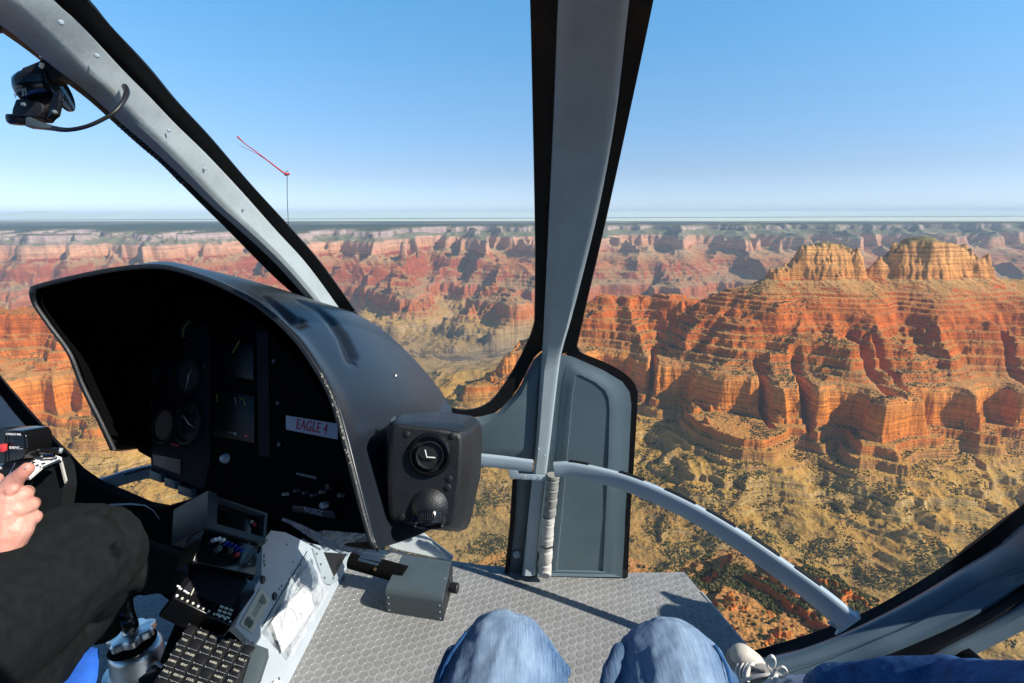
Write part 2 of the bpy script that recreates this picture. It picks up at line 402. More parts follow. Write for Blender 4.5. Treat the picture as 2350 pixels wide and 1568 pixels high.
    h = k.math('ADD', h, k.math('MULTIPLY', k.noise(pos, 1 / 14, 6, .65), 7.0))
    k.l(h, bmp.inputs['Height']); k.l(bmp.outputs[0], b.inputs['Normal'])
    return m

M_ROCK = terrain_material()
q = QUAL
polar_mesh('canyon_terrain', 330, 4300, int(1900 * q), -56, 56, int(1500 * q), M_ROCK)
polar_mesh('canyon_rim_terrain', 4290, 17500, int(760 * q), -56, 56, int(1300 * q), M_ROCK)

# distant plateau and far hills beyond the rim
def grid_mesh(name, xs, ys, zf, mat):
    Xg, Yg = np.meshgrid(xs, ys); x = Xg.ravel(); y = Yg.ravel(); z = zf(x, y)
    nx, ny = len(xs), len(ys)
    v = np.stack([x, y, z], 1)
    i = (np.arange(ny - 1)[:, None] * nx + np.arange(nx - 1)[None, :]).ravel()
    qd = np.stack([i, i + 1, i + nx + 1, i + nx], 1)
    me = bpy.data.meshes.new(name); me.from_pydata(v.tolist(), [], qd.tolist()); me.update()
    me.polygons.foreach_set('use_smooth', [True] * len(me.polygons))
    return tag(link(name, me, mat), kind='structure')
m, nt_, b_ = new_mat('far plateau'); k = NB(nt_)
g = k.n('ShaderNodeNewGeometry').outputs['Position']
n_ = k.noise(k.scale(g, (1, .3, 1)), 1 / 1500, 6, .65)
sy = k.n('ShaderNodeSeparateXYZ'); k.l(g, sy.inputs[0])
c = k.ramp(n_, [(.38, (.03, .05, .035)), (.52, (.06, .075, .05)), (.66, (.2, .17, .12))])
c = k.mix(k.maprange(k.math('ADD', sy.outputs[1], k.math('MULTIPLY', sy.outputs[0], .25)), 13200, 15200), c, (.52, .56, .47))  # paler with distance, haze painted into the plateau colour
k.l(c, b_.inputs['Base Color']); b_.inputs['Roughness'].default_value = 1
def farz(x, y):
    z = -215 + 0 * x
    z = z + 7 * perlin(x / 3000, y / 2500, 81) - 90 * smooth01((y - 17000) / 9000) * 0 
    z = z - 60 * smooth01((y - 19000) / 9000)
    return z
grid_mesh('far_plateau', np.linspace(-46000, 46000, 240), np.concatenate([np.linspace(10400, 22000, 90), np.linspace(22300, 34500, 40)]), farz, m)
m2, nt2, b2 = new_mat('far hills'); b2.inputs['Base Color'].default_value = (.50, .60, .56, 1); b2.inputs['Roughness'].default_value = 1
def hillz(x, y):
    y = y * 2; x = x * 2; t = smooth01(1 - np.abs(y - 60000) / 7000)
    e = 285 + 50 * perlin(x / 9000, y / 30000, 91) + 30 * perlin(x / 3000, y / 9000, 92) + 300 * np.exp(-((x + 53500) / 2600) ** 2) + 190 * np.exp(-((x + 43000) / 2000) ** 4) + 20 * np.exp(-((x + 15000) / 14000) ** 2) + 60 * np.exp(-((x + 60000) / 16000) ** 2)
    return (-480 + t * (e + 260)) * .5
grid_mesh('far_hills', np.linspace(-44000, 44000, 500), np.linspace(26200, 33400, 24), hillz, m2)

# ------------------------------------------------------------------ scrub and junipers (countless: one object)
def scrub(name, n, az0, az1, r0, r1, smin, smax, zone, seed, dens_k, mat):
    rg = np.random.default_rng(seed)
    az = np.radians(rg.uniform(az0, az1, n)); D = np.exp(rg.uniform(math.log(r0), math.log(r1), n))
    x = np.sin(az) * D; y = np.cos(az) * D
    z = height(x, y); zx = height(x + 3, y); zy = height(x, y + 3)
    sl = np.hypot(zx - z, zy - z) / 3
    s = z - offset(x, y)
    dn = .34 + dens_k * perlin(x / 170, y / 170, 301) + 1.1 * perlin(x / 45, y / 45, 302)
    keep = (sl < 1.05) & (s > zone[0]) & (s < zone[1]) & (rg.random(n) < dn)
    x, y, z = x[keep], y[keep], z[keep]; m_ = len(x)
    base = bmesh.new(); bmesh.ops.create_icosphere(base, subdivisions=1, radius=1)
    bv = np.array([v.co[:] for v in base.verts]); bf = np.array([[v.index for v in f.verts] for f in base.faces]); base.free()
    size = rg.uniform(smin, smax, m_) * rg.uniform(.6, 1.0, m_)
    V = bv[None] * (1 + rg.uniform(-.38, .30, (m_, len(bv), 1)))
    V = V * size[:, None, None] * np.stack([rg.uniform(.8, 1.25, m_), rg.uniform(.8, 1.25, m_), rg.uniform(.65, 1.05, m_)], 1)[:, None, :]
    V = V + np.stack([x, y, z + size * .35], 1)[:, None, :]
    Fs = bf[None] + (np.arange(m_) * len(bv))[:, None, None]
    V = V.reshape(-1, 3).astype(np.float32); Fs = Fs.reshape(-1, 3).astype(np.int32)
    me = bpy.data.meshes.new(name); me.vertices.add(len(V)); me.vertices.foreach_set('co', V.ravel())
    me.loops.add(len(Fs) * 3); me.loops.foreach_set('vertex_index', Fs.ravel()); me.polygons.add(len(Fs))
    me.polygons.foreach_set('loop_start', np.arange(0, len(Fs) * 3, 3, dtype=np.int32)); me.polygons.foreach_set('loop_total', np.full(len(Fs), 3, np.int32))
    me.update(calc_edges=True)
    return tag(link(name, me, mat), kind='stuff')
mb_, ntb, bb = new_mat('scrub foliage'); k = NB(ntb)
gi = k.n('ShaderNodeNewGeometry')
k.l(k.ramp(gi.outputs['Random Per Island'], [(0, (.022, .026, .010)), (.45, (.042, .044, .014)), (.75, (.070, .066, .022)), (1, (.15, .11, .05))]), bb.inputs['Base Color'])
bb.inputs['Roughness'].default_value = 1; bb.inputs['Specular IOR Level'].default_value = .05
scrub('juniper_scrub', int(38000 * QUAL), -20, 45, 430, 1050, 1.5, 3.8, (-1010, 0), 5, .55, mb_)
scrub('desert_scrub', int(300000 * QUAL), -50, 50, 900, 3000, 1.8, 4.2, (-1240, -100), 6, 2.2, mb_)
# ------------------------------------------------------------------ geometry tools
def catmull(pts, n):
    pts = [Vector(p) for p in pts]
    if len(pts) == 2: return [pts[0].lerp(pts[1], i / n) for i in range(n + 1)]
    q = [pts[0] * 2 - pts[1]] + pts + [pts[-1] * 2 - pts[-2]]
    out = []
    for i in range(1, len(q) - 2):
        a, b, c, d = q[i - 1:i + 3]
        for j in range(n):
            t = j / n
            out.append(.5 * ((2 * b) + (c - a) * t + (2 * a - 5 * b + 4 * c - d) * t * t + (3 * b - a - 3 * c + d) * t ** 3))
    out.append(pts[-1].copy()); return out
def basis(n, up=None):
    n = n.normalized(); up = up or Vector((0, 0, 1))
    if abs(n.dot(up.normalized())) > .98: up = Vector((0, 1, 0))
    x = up.cross(n).normalized(); y = n.cross(x).normalized()
    return x, y, n
CAMD = CM @ Vector((0, 0, -1))
class MB:
    def __init__(s): s.bm = bmesh.new()
    def poly(s, pts, thick=.004, direction=None, bevel=0):
        """solid plate: the front outline plus a back one `thick` away"""
        pts = [Vector(p) for p in pts]
        n = Vector((0, 0, 0))
        for i in range(len(pts)):
            a, b = pts[i], pts[(i + 1) % len(pts)]; n += a.cross(b)
        n.normalize()
        c = sum(pts, Vector()) / len(pts)
        if n.dot(c) > 0: n = -n; pts.reverse()          # face the eye
        d = direction.normalized() if direction is not None else -n
        f = [s.bm.verts.new(p) for p in pts]; b = [s.bm.verts.new(p + d * thick) for p in pts]
        fs = [s.bm.faces.new(f), s.bm.faces.new(list(reversed(b)))]
        for i in range(len(pts)):
            j = (i + 1) % len(pts); fs.append(s.bm.faces.new((f[j], f[i], b[i], b[j])))
        if bevel:
            es = set(e for v in f for e in v.link_edges)
            bmesh.ops.bevel(s.bm, geom=list(es), offset=bevel, segments=3, affect='EDGES', profile=.5)
        return s
    def tube(s, pts, r, seg=12, flat=1.0, up=None, cap=True):
        pts = [Vector(p) for p in pts]; n = len(pts)
        rr = r if isinstance(r, (list, tuple)) else [r] * n
        if len(rr) != n: rr = list(np.interp(np.linspace(0, 1, n), np.linspace(0, 1, len(rr)), rr))
        rings = []; x = None
        for i in range(n):
            t = (pts[min(i + 1, n - 1)] - pts[max(i - 1, 0)])
            if t.length < 1e-9: t = Vector((0, 0, 1))
            t.normalize()
            if x is None:
                x, y, _ = basis(t, up)
            x = (x - t * x.dot(t)).normalized(); y = t.cross(x)
            rings.append([s.bm.verts.new(pts[i] + (x * math.cos(a) + y * math.sin(a) * flat) * rr[i]) for a in [2 * math.pi * k / seg for k in range(seg)]])
        for a, b in zip(rings[:-1], rings[1:]):
            for k in range(seg): s.bm.faces.new((a[k], a[(k + 1) % seg], b[(k + 1) % seg], b[k]))
        if cap:
            s.bm.faces.new(list(reversed(rings[0]))); s.bm.faces.new(rings[-1])
        return s
    def capsule(s, p0, r0, p1, r1, seg=16):
        p0 = Vector(p0); p1 = Vector(p1); d = (p1 - p0)
        L = d.length; d = d / L if L > 1e-6 else Vector((0, 0, 1))
        pts = []; rr = []
        for a in (-85, -65, -40, -15): pts.append(p0 + d * r0 * math.sin(R(a))); rr.append(r0 * math.cos(R(a)))
        pts.append(p0.copy()); rr.append(r0)
        pts.append(p1.copy()); rr.append(r1)
        for a in (15, 40, 65, 85): pts.append(p1 + d * r1 * math.sin(R(a))); rr.append(r1 * math.cos(R(a)))
        return s.tube(pts, rr, seg)
    def lathe(s, prof, o, axis, seg=32, up=None):
        x, y, n = basis(axis, up); rings = []
        for r, h in prof:
            if r < 1e-6: rings.append([s.bm.verts.new(o + n * h)])
            else: rings.append([s.bm.verts.new(o + n * h + (x * math.cos(a) + y * math.sin(a)) * r) for a in [2 * math.pi * k / seg for k in range(seg)]])
        for a, b in zip(rings[:-1], rings[1:]):
            for k in range(seg):
                k2 = (k + 1) % seg
                if len(a) == 1 and len(b) == 1: continue
                if len(a) == 1: s.bm.faces.new((a[0], b[k2], b[k]))
                elif len(b) == 1: s.bm.faces.new((a[k], a[k2], b[0]))
                else: s.bm.faces.new((a[k], a[k2], b[k2], b[k]))
        return s
    def box(s, c, ax, ay, az, bevel=0, seg=2):
        """c centre, ax ay az half-extent vectors"""
        vs = [s.bm.verts.new(c + ax * i + ay * j + az * k) for k in (-1, 1) for j in (-1, 1) for i in (-1, 1)]
        fs = [(0, 2, 3, 1), (4, 5, 7, 6), (0, 1, 5, 4), (2, 6, 7, 3), (0, 4, 6, 2), (1, 3, 7, 5)]
        for f in fs: s.bm.faces.new([vs[i] for i in f])
        if bevel:
            es = set(e for v in vs for e in v.link_edges)
            bmesh.ops.bevel(s.bm, geom=list(es), offset=bevel, segments=seg, affect='EDGES', profile=.5)
        return s
    def loft(s, secs, closed=False, cap=False):
        rings = [[s.bm.verts.new(p) for p in sec] for sec in secs]
        m = len(rings[0])
        for a, b in zip(rings[:-1], rings[1:]):
            for k in range(m if closed else m - 1):
                s.bm.faces.new((a[k], a[(k + 1) % m], b[(k + 1) % m], b[k]))
        if cap and closed:
            s.bm.faces.new(list(reversed(rings[0]))); s.bm.faces.new(rings[-1])
        return s
    def strip(s, L, Rr, thick, bulge=0.0, nseg=6, back=None, prof=None):
        """solid band between two boundary curves, bulging towards the eye"""
        secs = []
        for a, b in zip(L, Rr):
            a = Vector(a); b = Vector(b)
            w = (b - a); eye = -((a + b) / 2).normalized()
            nrm = (eye - w.normalized() * eye.dot(w.normalized())).normalized()
            row = []
            for i in range(nseg + 1):
                t = i / nseg
                h = prof(t) if prof else math.sin(math.pi * t) ** .6
                row.append(a + w * t + nrm * bulge * h)
            row.append(b - nrm * thick); row.append(a - nrm * thick)
            secs.append(row)
        return s.loft(secs, closed=True, cap=True)
    def build(s, name, mat, parent=None, smooth=True, sharp=35):
        me = bpy.data.meshes.new(name)
        bmesh.ops.recalc_face_normals(s.bm, faces=s.bm.faces[:])
        s.bm.to_mesh(me); s.bm.free()
        o = link(name, me, mat, parent, smooth)
        return o

def text(name, body, o, xd, yd, size, mat, parent=None, extrude=.0003, align='CENTER', squash=1.0):
    cu = bpy.data.curves.new(name, 'FONT'); cu.body = body; cu.size = size; cu.extrude = extrude
    cu.align_x = align; cu.align_y = 'CENTER'
    ob = bpy.data.objects.new(name + '_tmp', cu); col.objects.link(ob)
    dg = bpy.context.evaluated_depsgraph_get()
    me = bpy.data.meshes.new_from_object(ob.evaluated_get(dg))
    bpy.data.objects.remove(ob)
    x = xd.normalized(); y = (yd - x * yd.dot(x)).normalized(); z = x.cross(y)
    M = Matrix(((x.x * squash, y.x, z.x, o.x), (x.y * squash, y.y, z.y, o.y), (x.z * squash, y.z, z.z, o.z), (0, 0, 0, 1)))
    me.transform(M); me.materials.clear()
    return link(name, me, mat, parent)

def blob(name, caps, mat, parent=None, voxel=.004, smooth=6, noise=None):
    mb = MB()
    for p0, r0, p1, r1 in caps: mb.capsule(p0, r0, p1, r1)
    o = mb.build(name, mat, parent)
    r = o.modifiers.new('remesh', 'REMESH'); r.mode = 'VOXEL'; r.voxel_size = voxel; r.use_smooth_shade = True
    sm_ = o.modifiers.new('smooth', 'SMOOTH'); sm_.iterations = smooth; sm_.factor = .6
    if noise:
        for sc_, st in noise:
            tx = bpy.data.textures.new(name + '_folds', 'CLOUDS'); tx.noise_scale = sc_; tx.noise_depth = 2
            d = o.modifiers.new('folds', 'DISPLACE'); d.texture = tx; d.strength = st; d.texture_coords = 'GLOBAL'; d.mid_level = .5
    return o

def mat(name, c, rough=.5, metal=0.0, var=.12, scale=30, bump=0.0, bscale=200, spec=.5, aniso=None, stretch=(1, 1, 1), emis=None):
    m, nt, b = new_mat(name); k = NB(nt)
    tc = k.n('ShaderNodeTexCoord').outputs['Object']
    v = k.scale(tc, stretch)
    n = k.noise(v, scale, 5, .6)
    lo = tuple(x * (1 - var) for x in c); hi = tuple(min(1, x * (1 + var)) for x in c)
    k.l(k.ramp(n, [(.3, lo), (.7, hi)]), b.inputs['Base Color'])
    rn = k.noise(v, scale * .37, 4, .6)
    k.l(k.maprange(rn, .3, .7, max(0.02, rough - .08), min(1, rough + .1)), b.inputs['Roughness'])
    b.inputs['Metallic'].default_value = metal
    b.inputs['Specular IOR Level'].default_value = spec
    if bump:
        bm_ = k.n('ShaderNodeBump'); bm_.inputs['Strength'].default_value = bump; bm_.inputs['Distance'].default_value = .001
        k.l(k.noise(v, bscale, 4, .6), bm_.inputs['Height']); k.l(bm_.outputs[0], b.inputs['Normal'])
    if emis:
        b.inputs['Emission Color'].default_value = (*emis[:3], 1); b.inputs['Emission Strength'].default_value = emis[3]
    return m
MT = dict(
    grey=mat('grey cabin paint', (.33, .385, .41), .42, var=.07, scale=14, bump=.25, bscale=260),
    sidep=mat('side panel paint', (.40, .455, .49), .4, var=.06, scale=9, bump=.2),
    pillar=mat('scuffed pillar paint', (.33, .375, .385), .48, var=.10, scale=22, bump=.6, bscale=120),
    lgrey=mat('pale cabin paint', (.70, .76, .78), .38, var=.05, scale=9, bump=.1),
    blue=mat('blue grey panel', (.088, .128, .152), .5, var=.09, scale=8, bump=.3, bscale=300),
    frame=mat('blue grey door frame', (.075, .118, .152), .38, var=.08, scale=8, bump=.2),
    rail=mat('blue grey rail', (.34, .42, .48), .35, var=.05, scale=8),
    seal=mat('black rubber seal', (.006, .006, .007), .55, var=.2, spec=.2),
    black=mat('satin black plastic', (.010, .011, .013), .45, var=.15, bump=.1),
    hood=mat('black hood shell', (.011, .015, .021), .38, var=.03, scale=3, bump=.05, bscale=500, spec=.45),
    matte=mat('matte black', (.004, .004, .0045), .85, var=.2, spec=.05),
    panel=mat('dark instrument face', (.012, .012, .017), .7, var=.2, spec=.15),
    vent=mat('textured black vinyl', (.012, .014, .016), .42, var=.15, scale=80, bump=.9, bscale=420),
    screen=mat('dark screen glass', (.004, .004, .005), .28, spec=.15),
    glossb=mat('glossy black', (.006, .006, .007), .14, var=.1),
    steel=mat('bare steel', (.62, .60, .56), .25, metal=1, var=.1),
    alu=mat('machined aluminium', (.66, .67, .66), .30, metal=.9, var=.12, scale=40, bump=.2),
    brass=mat('brass', (.55, .38, .18), .3, metal=1),
    white=mat('white paint', (.78, .79, .78), .5, var=.04),
    paper=mat('white paper', (.82, .82, .80), .8, var=.03),
    cream=mat('cream placard', (.50, .50, .40), .6, var=.08),
    ink=mat('black ink', (.015, .015, .017), .7),
    lum=mat('pale marking', (.62, .60, .48), .6),
    dim=mat('dim dial marking', (.16, .16, .15), .6),
    red=mat('red print', (.50, .02, .03), .6),
    redb=mat('red button', (.65, .05, .06), .35),
    bluel=mat('blue cap', (.02, .06, .5), .4),
    sticker=mat('white sticker', (.42, .42, .46), .6, var=.04),
    box=mat('blue grey box paint', (.062, .085, .095), .45, var=.08, scale=25, bump=.3),
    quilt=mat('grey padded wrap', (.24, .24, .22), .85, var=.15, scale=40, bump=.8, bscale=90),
    quiltp=mat('sunlit wrap and pale edging', (.48, .46, .42), .85, var=.12, scale=40, bump=.8, bscale=90),  # sunlit part of the wrap painted paler; also used for pocket edging
    trouser=mat('black trouser cloth', (.010, .0125, .0135), .9, var=.2, scale=60, bump=.6, bscale=900, spec=.1),
    bluecl=mat('bright blue cloth', (.02, .13, .62), .85, var=.15, bump=.5, bscale=500),
    sock=mat('white sock', (.72, .73, .78), .9, var=.06, bump=1.0, bscale=300),
    suede=mat('grey suede', (.30, .285, .26), .9, var=.15, scale=60, bump=.6, bscale=700),
    shoew=mat('shoe white', (.70, .68, .63), .6, var=.06),
    yarn=mat('red yarn', (.55, .04, .04), .9),
    wire=mat('dark wire', (.02, .02, .022), .4),
    needle=mat('needle white', (.75, .75, .72), .5),
    green=mat('dial green', (.10, .25, .08), .5), yellow=mat('dial yellow', (.5, .42, .08), .5), dialg=mat('dial grey green', (.045, .055, .045), .35), dialt=mat('dial tan', (.20, .17, .13), .35),
    key=mat('black keycap', (.012, .012, .013), .28, var=.1),
)
def floor_mat(name='studded floor vinyl', f=1.0):
    m, nt, b = new_mat(name); k = NB(nt)
    tc = k.n('ShaderNodeTexCoord').outputs['Object']
    n = k.noise(tc, 7, 6, .65); n2 = k.noise(tc, 60, 5, .6)
    c = k.mix(.6, k.ramp(n, [(.3, (.25, .255, .248)), (.7, (.335, .34, .333))]), k.ramp(n2, [(.3, (.8, .78, .75)), (.6, (1, 1, 1))]), 'MULTIPLY')
    if f != 1.0: c = k.mix(1.0, c, (f, f, f), 'MULTIPLY')
    k.l(c, b.inputs['Base Color'])
    k.l(k.maprange(n2, .3, .7, .22, .42), b.inputs['Roughness'])
    return m
MT['floor'] = floor_mat()
MT['stud'] = floor_mat('darkened floor studs', .80)  # studs darker than the floor: shading contrast put into the colour
def denim(name, lo, hi, dark_sides=False):
    m, nt, b = new_mat(name); k = NB(nt)
    tc = k.n('ShaderNodeTexCoord').outputs['Object']
    w = k.noise(k.scale(tc, (1.0, .05, .05)), 560, 5, .8)         # warp threads
    w2 = k.noise(k.scale(tc, (1, .1, .1)), 190, 3, .6)
    n = k.noise(tc, 16, 4, .6)
    if dark_sides:  # denim gets darker away from each leg's centre line
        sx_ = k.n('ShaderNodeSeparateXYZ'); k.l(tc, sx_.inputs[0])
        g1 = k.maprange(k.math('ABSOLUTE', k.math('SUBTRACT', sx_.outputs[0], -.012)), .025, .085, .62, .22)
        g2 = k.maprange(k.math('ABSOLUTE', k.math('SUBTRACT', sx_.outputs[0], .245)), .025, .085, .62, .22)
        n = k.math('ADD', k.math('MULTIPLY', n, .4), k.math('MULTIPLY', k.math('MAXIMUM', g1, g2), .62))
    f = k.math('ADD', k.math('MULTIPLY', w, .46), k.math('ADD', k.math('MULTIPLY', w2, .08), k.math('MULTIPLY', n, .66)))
    k.l(k.ramp(f, [(.45, lo), (.62, tuple((a + c) / 2 for a, c in zip(lo, hi))), (.80, hi)]), b.inputs['Base Color'])
    b.inputs['Roughness'].default_value = .9; b.inputs['Specular IOR Level'].default_value = .15
    bp = k.n('ShaderNodeBump'); bp.inputs['Strength'].default_value = .7; bp.inputs['Distance'].default_value = .0015
    k.l(f, bp.inputs['Height']); k.l(bp.outputs[0], b.inputs['Normal'])
    return m
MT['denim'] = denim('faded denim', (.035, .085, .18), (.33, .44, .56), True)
MT['denimd'] = denim('dark denim', (.006, .035, .12), (.05, .16, .38))
def skin():
    m, nt, b = new_mat('skin'); k = NB(nt)
    tc = k.n('ShaderNodeTexCoord').outputs['Object']
    k.l(k.ramp(k.noise(tc, 22, 5, .6), [(.3, (.52, .20, .15)), (.55, (.62, .30, .23)), (.75, (.70, .38, .30))]), b.inputs['Base Color'])
    b.inputs['Roughness'].default_value = .5; b.inputs['Subsurface Weight'].default_value = .12; b.inputs['Subsurface Radius'].default_value = (.01, .004, .002)
    bp = k.n('ShaderNodeBump'); bp.inputs['Strength'].default_value = .5; bp.inputs['Distance'].default_value = .002
    h = k.math('ADD', k.noise(tc, 140, 5, .65), k.math('MULTIPLY', k.noise(k.scale(tc, (1, 1, .4)), 45, 3), 1.5))
    k.l(h, bp.inputs['Height']); k.l(bp.outputs[0], b.inputs['Normal'])
    return m
MT['skin'] = skin()
def glass():
    m = bpy.data.materials.new('clear acrylic'); m.use_nodes = True; nt = m.node_tree; nt.nodes.clear()
    o = nt.nodes.new('ShaderNodeOutputMaterial'); mx = nt.nodes.new('ShaderNodeMixShader'); mx.inputs[0].default_value = .005
    t = nt.nodes.new('ShaderNodeBsdfTransparent'); g_ = nt.nodes.new('ShaderNodeBsdfGlossy'); g_.inputs['Roughness'].default_value = .0
    t.inputs[0].default_value = (.985, .99, .99, 1)
    nt.links.new(t.outputs[0], mx.inputs[1]); nt.links.new(g_.outputs[0], mx.inputs[2]); nt.links.new(mx.outputs[0], o.inputs[0])
    return m
MT['glass'] = glass()
def film(name, a, c):
    m = bpy.data.materials.new(name); m.use_nodes = True; nt = m.node_tree; k = NB(nt)
    b = nt.nodes['Principled BSDF']; out = nt.nodes['Material Output']
    mx = nt.nodes.new('ShaderNodeMixShader'); t = nt.nodes.new('ShaderNodeBsdfTransparent')
    tc = k.n('ShaderNodeTexCoord').outputs['Object']
    n = k.noise(tc, 22, 5, .7, 1.2)
    k.l(k.maprange(n, .42, .62, a * .4, min(1, a * 2.0)), mx.inputs[0])
    b.inputs['Base Color'].default_value = (*c, 1); b.inputs['Roughness'].default_value = .12
    bp = k.n('ShaderNodeBump'); bp.inputs['Strength'].default_value = 1; bp.inputs['Distance'].default_value = .006
    k.l(n, bp.inputs['Height']); k.l(bp.outputs[0], b.inputs['Normal'])
    nt.links.new(t.outputs[0], mx.inputs[1]); nt.links.new(b.outputs[0], mx.inputs[2]); nt.links.new(mx.outputs[0], out.inputs[0])
    return m
MT['film'] = film('clear plastic film', .28, (.6, .62, .64))
MT['strip'] = film('milky plastic strip', .55, (.75, .76, .76))
# ------------------------------------------------------------------ helicopter cabin shell
FLOOR = -1.15
_gy = [-400, -200, 0, 250, 500, 730, 810, 1040, 1310, 1500, 1650]
_gd = [.42, .54, .66, .91, 1.17, 1.42, 1.52, 1.59, 1.69, 1.46, 1.36]
def G(px, py, off=0.0):
    """depth of the cabin shell in the direction of (px,py)"""
    u = (px - 1250) / 1175
    k = .16 if u < 0 else .16 + .12 * min(1, max(0, (py - 700) / 500))
    return float(np.interp(py, _gy, _gd)) * (1 - k * u * u) + off
def S(px, py, off=0.0): return P(px, py, G(px, py, off))
def curve(pts, n=6, off=0.0):
    c = catmull([Vector((a, b, 0)) for a, b in pts], n)
    return [S(v.x, v.y, off) for v in c]
def resample(pts, m):
    v = [Vector((a, b, 0)) for a, b in pts]
    v = catmull(v, 8); L = [0]
    for a, b in zip(v[:-1], v[1:]): L.append(L[-1] + (b - a).length)
    out = []
    for t in np.linspace(0, L[-1], m):
        i = min(len(L) - 2, max(0, int(np.searchsorted(L, t)) - 1)); f = (t - L[i]) / max(1e-9, L[i + 1] - L[i])
        out.append(v[i].lerp(v[i + 1], f))
    return [(p.x, p.y) for p in out]
def band(A, B, m=30, off=0.0, thick=.02, bulge=0.0, nseg=6, prof=None, mb=None):
    a = [S(x, y, off) for x, y in resample(A, m)]; b = [S(x, y, off) for x, y in resample(B, m)]
    mb = mb or MB(); mb.strip(a, b, thick, bulge, nseg, prof=prof); return mb

cab = empty('helicopter_cabin', (0, .9, FLOOR), 'pale grey helicopter cabin shell with black edged windscreen frames and studded floor', 'helicopter')

# --- centre windscreen post
flatp = lambda t: min(1, 5 * t, 5 * (1 - t))
band([(1292, -120), (1283, 0), (1273, 250), (1261, 500), (1249, 729), (1239, 884), (1228, 1039), (1218, 1130), (1199, 1322)],
     [(1462, -120), (1444, 0), (1415, 250), (1378, 460), (1335, 640), (1303, 760), (1289, 806), (1278, 884), (1260, 1039), (1243, 1174), (1228, 1322)],
     44, -.03, .045, .012, 10, lambda t: min(1, 6 * t) if t < .5 else min(1, 9 * (1 - t))).build('windscreen_post', MT['grey'], cab)
band([(1210, -120), (1217, 0), (1224, 300), (1229, 560), (1228, 740)], [(1310, -120), (1300, 0), (1288, 300), (1270, 560), (1253, 745)], 26, -.004, .012, 0, 4).build('windscreen_seal', MT['seal'], cab)
band([(1440, -120), (1425, 0), (1395, 250), (1350, 520), (1315, 690), (1285, 815)], [(1522, -120), (1500, 0), (1447, 250), (1391, 500), (1344, 700), (1322, 800)], 26, -.004, .012, 0, 4).build('windscreen_seal', MT['seal'], cab)
# seal round the lower left pane corner
band([(1228, 730), (1216, 775), (1170, 862), (1130, 918), (1095, 938), (1060, 942), (1030, 936)],
     [(1256, 730), (1246, 800), (1225, 822), (1186, 895), (1140, 945), (1095, 957), (1030, 955)], 30, -.006, .012, 0, 3).build('windscreen_seal', MT['seal'], cab)
band([(1322, 795), (1330, 808), (1398, 836), (1440, 862), (1461, 890), (1463, 930), (1455, 1060), (1447, 1180), (1441, 1325)],
     [(1296, 812), (1312, 822), (1385, 852), (1425, 876), (1443, 898), (1448, 930), (1442, 1060), (1434, 1180), (1427, 1325)], 34, -.006, .012, 0, 3).build('windscreen_seal', MT['seal'], cab)

# --- nose panels either side of the post
def emboss(mb, outer, inner, off, h):
    o3 = [S(x, y, off) for x, y in outer]; i3 = [S(x, y, off - h) for x, y in inner]
    c = sum(o3, Vector()) / len(o3); d = c.normalized() * .015
    vo = [mb.bm.verts.new(p) for p in o3]; vi = [mb.bm.verts.new(p) for p in i3]; vb = [mb.bm.verts.new(p + d) for p in o3]
    n = len(vo)
    for i in range(n):
        j = (i + 1) % n
        mb.bm.faces.new((vo[i], vo[j], vi[j], vi[i])); mb.bm.faces.new((vb[i], vb[j], vo[j], vo[i]))
    mb.bm.faces.new(vi); mb.bm.faces.new(list(reversed(vb)))
def arc(pts, n=3): return [(v.x, v.y) for v in catmull([Vector((a, b, 0)) for a, b in pts], n)]
mb = MB()
Ro = [(1280, 812), (1312, 818), (1385, 850), (1428, 876), (1445, 900), (1449, 930), (1443, 1060), (1435, 1180), (1428, 1325), (1222, 1322), (1240, 1174), (1256, 1039), (1272, 884)]
Rs = [(1300, 838), (1322, 836), (1380, 864), (1410, 884), (1424, 906), (1427, 934), (1423, 1060), (1416, 1180), (1408, 1318), (1250, 1314), (1262, 1174), (1278, 1039), (1292, 884)]
Ri = [(1322, 862), (1330, 860), (1366, 878), (1388, 896), (1396, 912), (1399, 940), (1396, 1060), (1390, 1180), (1384, 1312), (1276, 1310), (1290, 1174), (1302, 1039), (1314, 900)]
o3 = [S(x, y, -.008) for x, y in Ro]
mbv = [[mb.bm.verts.new(S(x, y, of)) for x, y in ring] for ring, of in ((Ro, .008), (Ro, -.008), (Rs, -.012), ([((a + c) / 2, (b + d) / 2) for (a, b), (c, d) in zip(Rs, Ri)], -.020), (Ri, -.022), ([(a * .97 + 1340 * .03, b * .99 + 1080 * .01) for a, b in Ri], -.019))]
for a, b in zip(mbv[:-1], mbv[1:]):
    for i in range(len(a)): mb.bm.faces.new((a[i], a[(i + 1) % len(a)], b[(i + 1) % len(a)], b[i]))
mb.bm.faces.new(mbv[-1]); mb.bm.faces.new(list(reversed(mbv[0])))
mb.build('nose_panel', MT['blue'], cab)
mb = MB()
Lo = [(1262, 800), (1246, 806), (1226, 824), (1188, 896), (1142, 946), (1096, 958), (1030, 955), (1030, 1046), (1100, 1048), (1180, 1052), (1226, 1058), (1240, 1039), (1256, 884)]
Li = [(1232, 850), (1228, 850), (1214, 868), (1196, 905), (1158, 948), (1108, 976), (1055, 972), (1055, 1024), (1100, 1028), (1170, 1032), (1200, 1030), (1208, 1000), (1222, 900)]
emboss(mb, Lo, Li, -.008, .014)
mb.build('nose_panel', MT['blue'], cab)
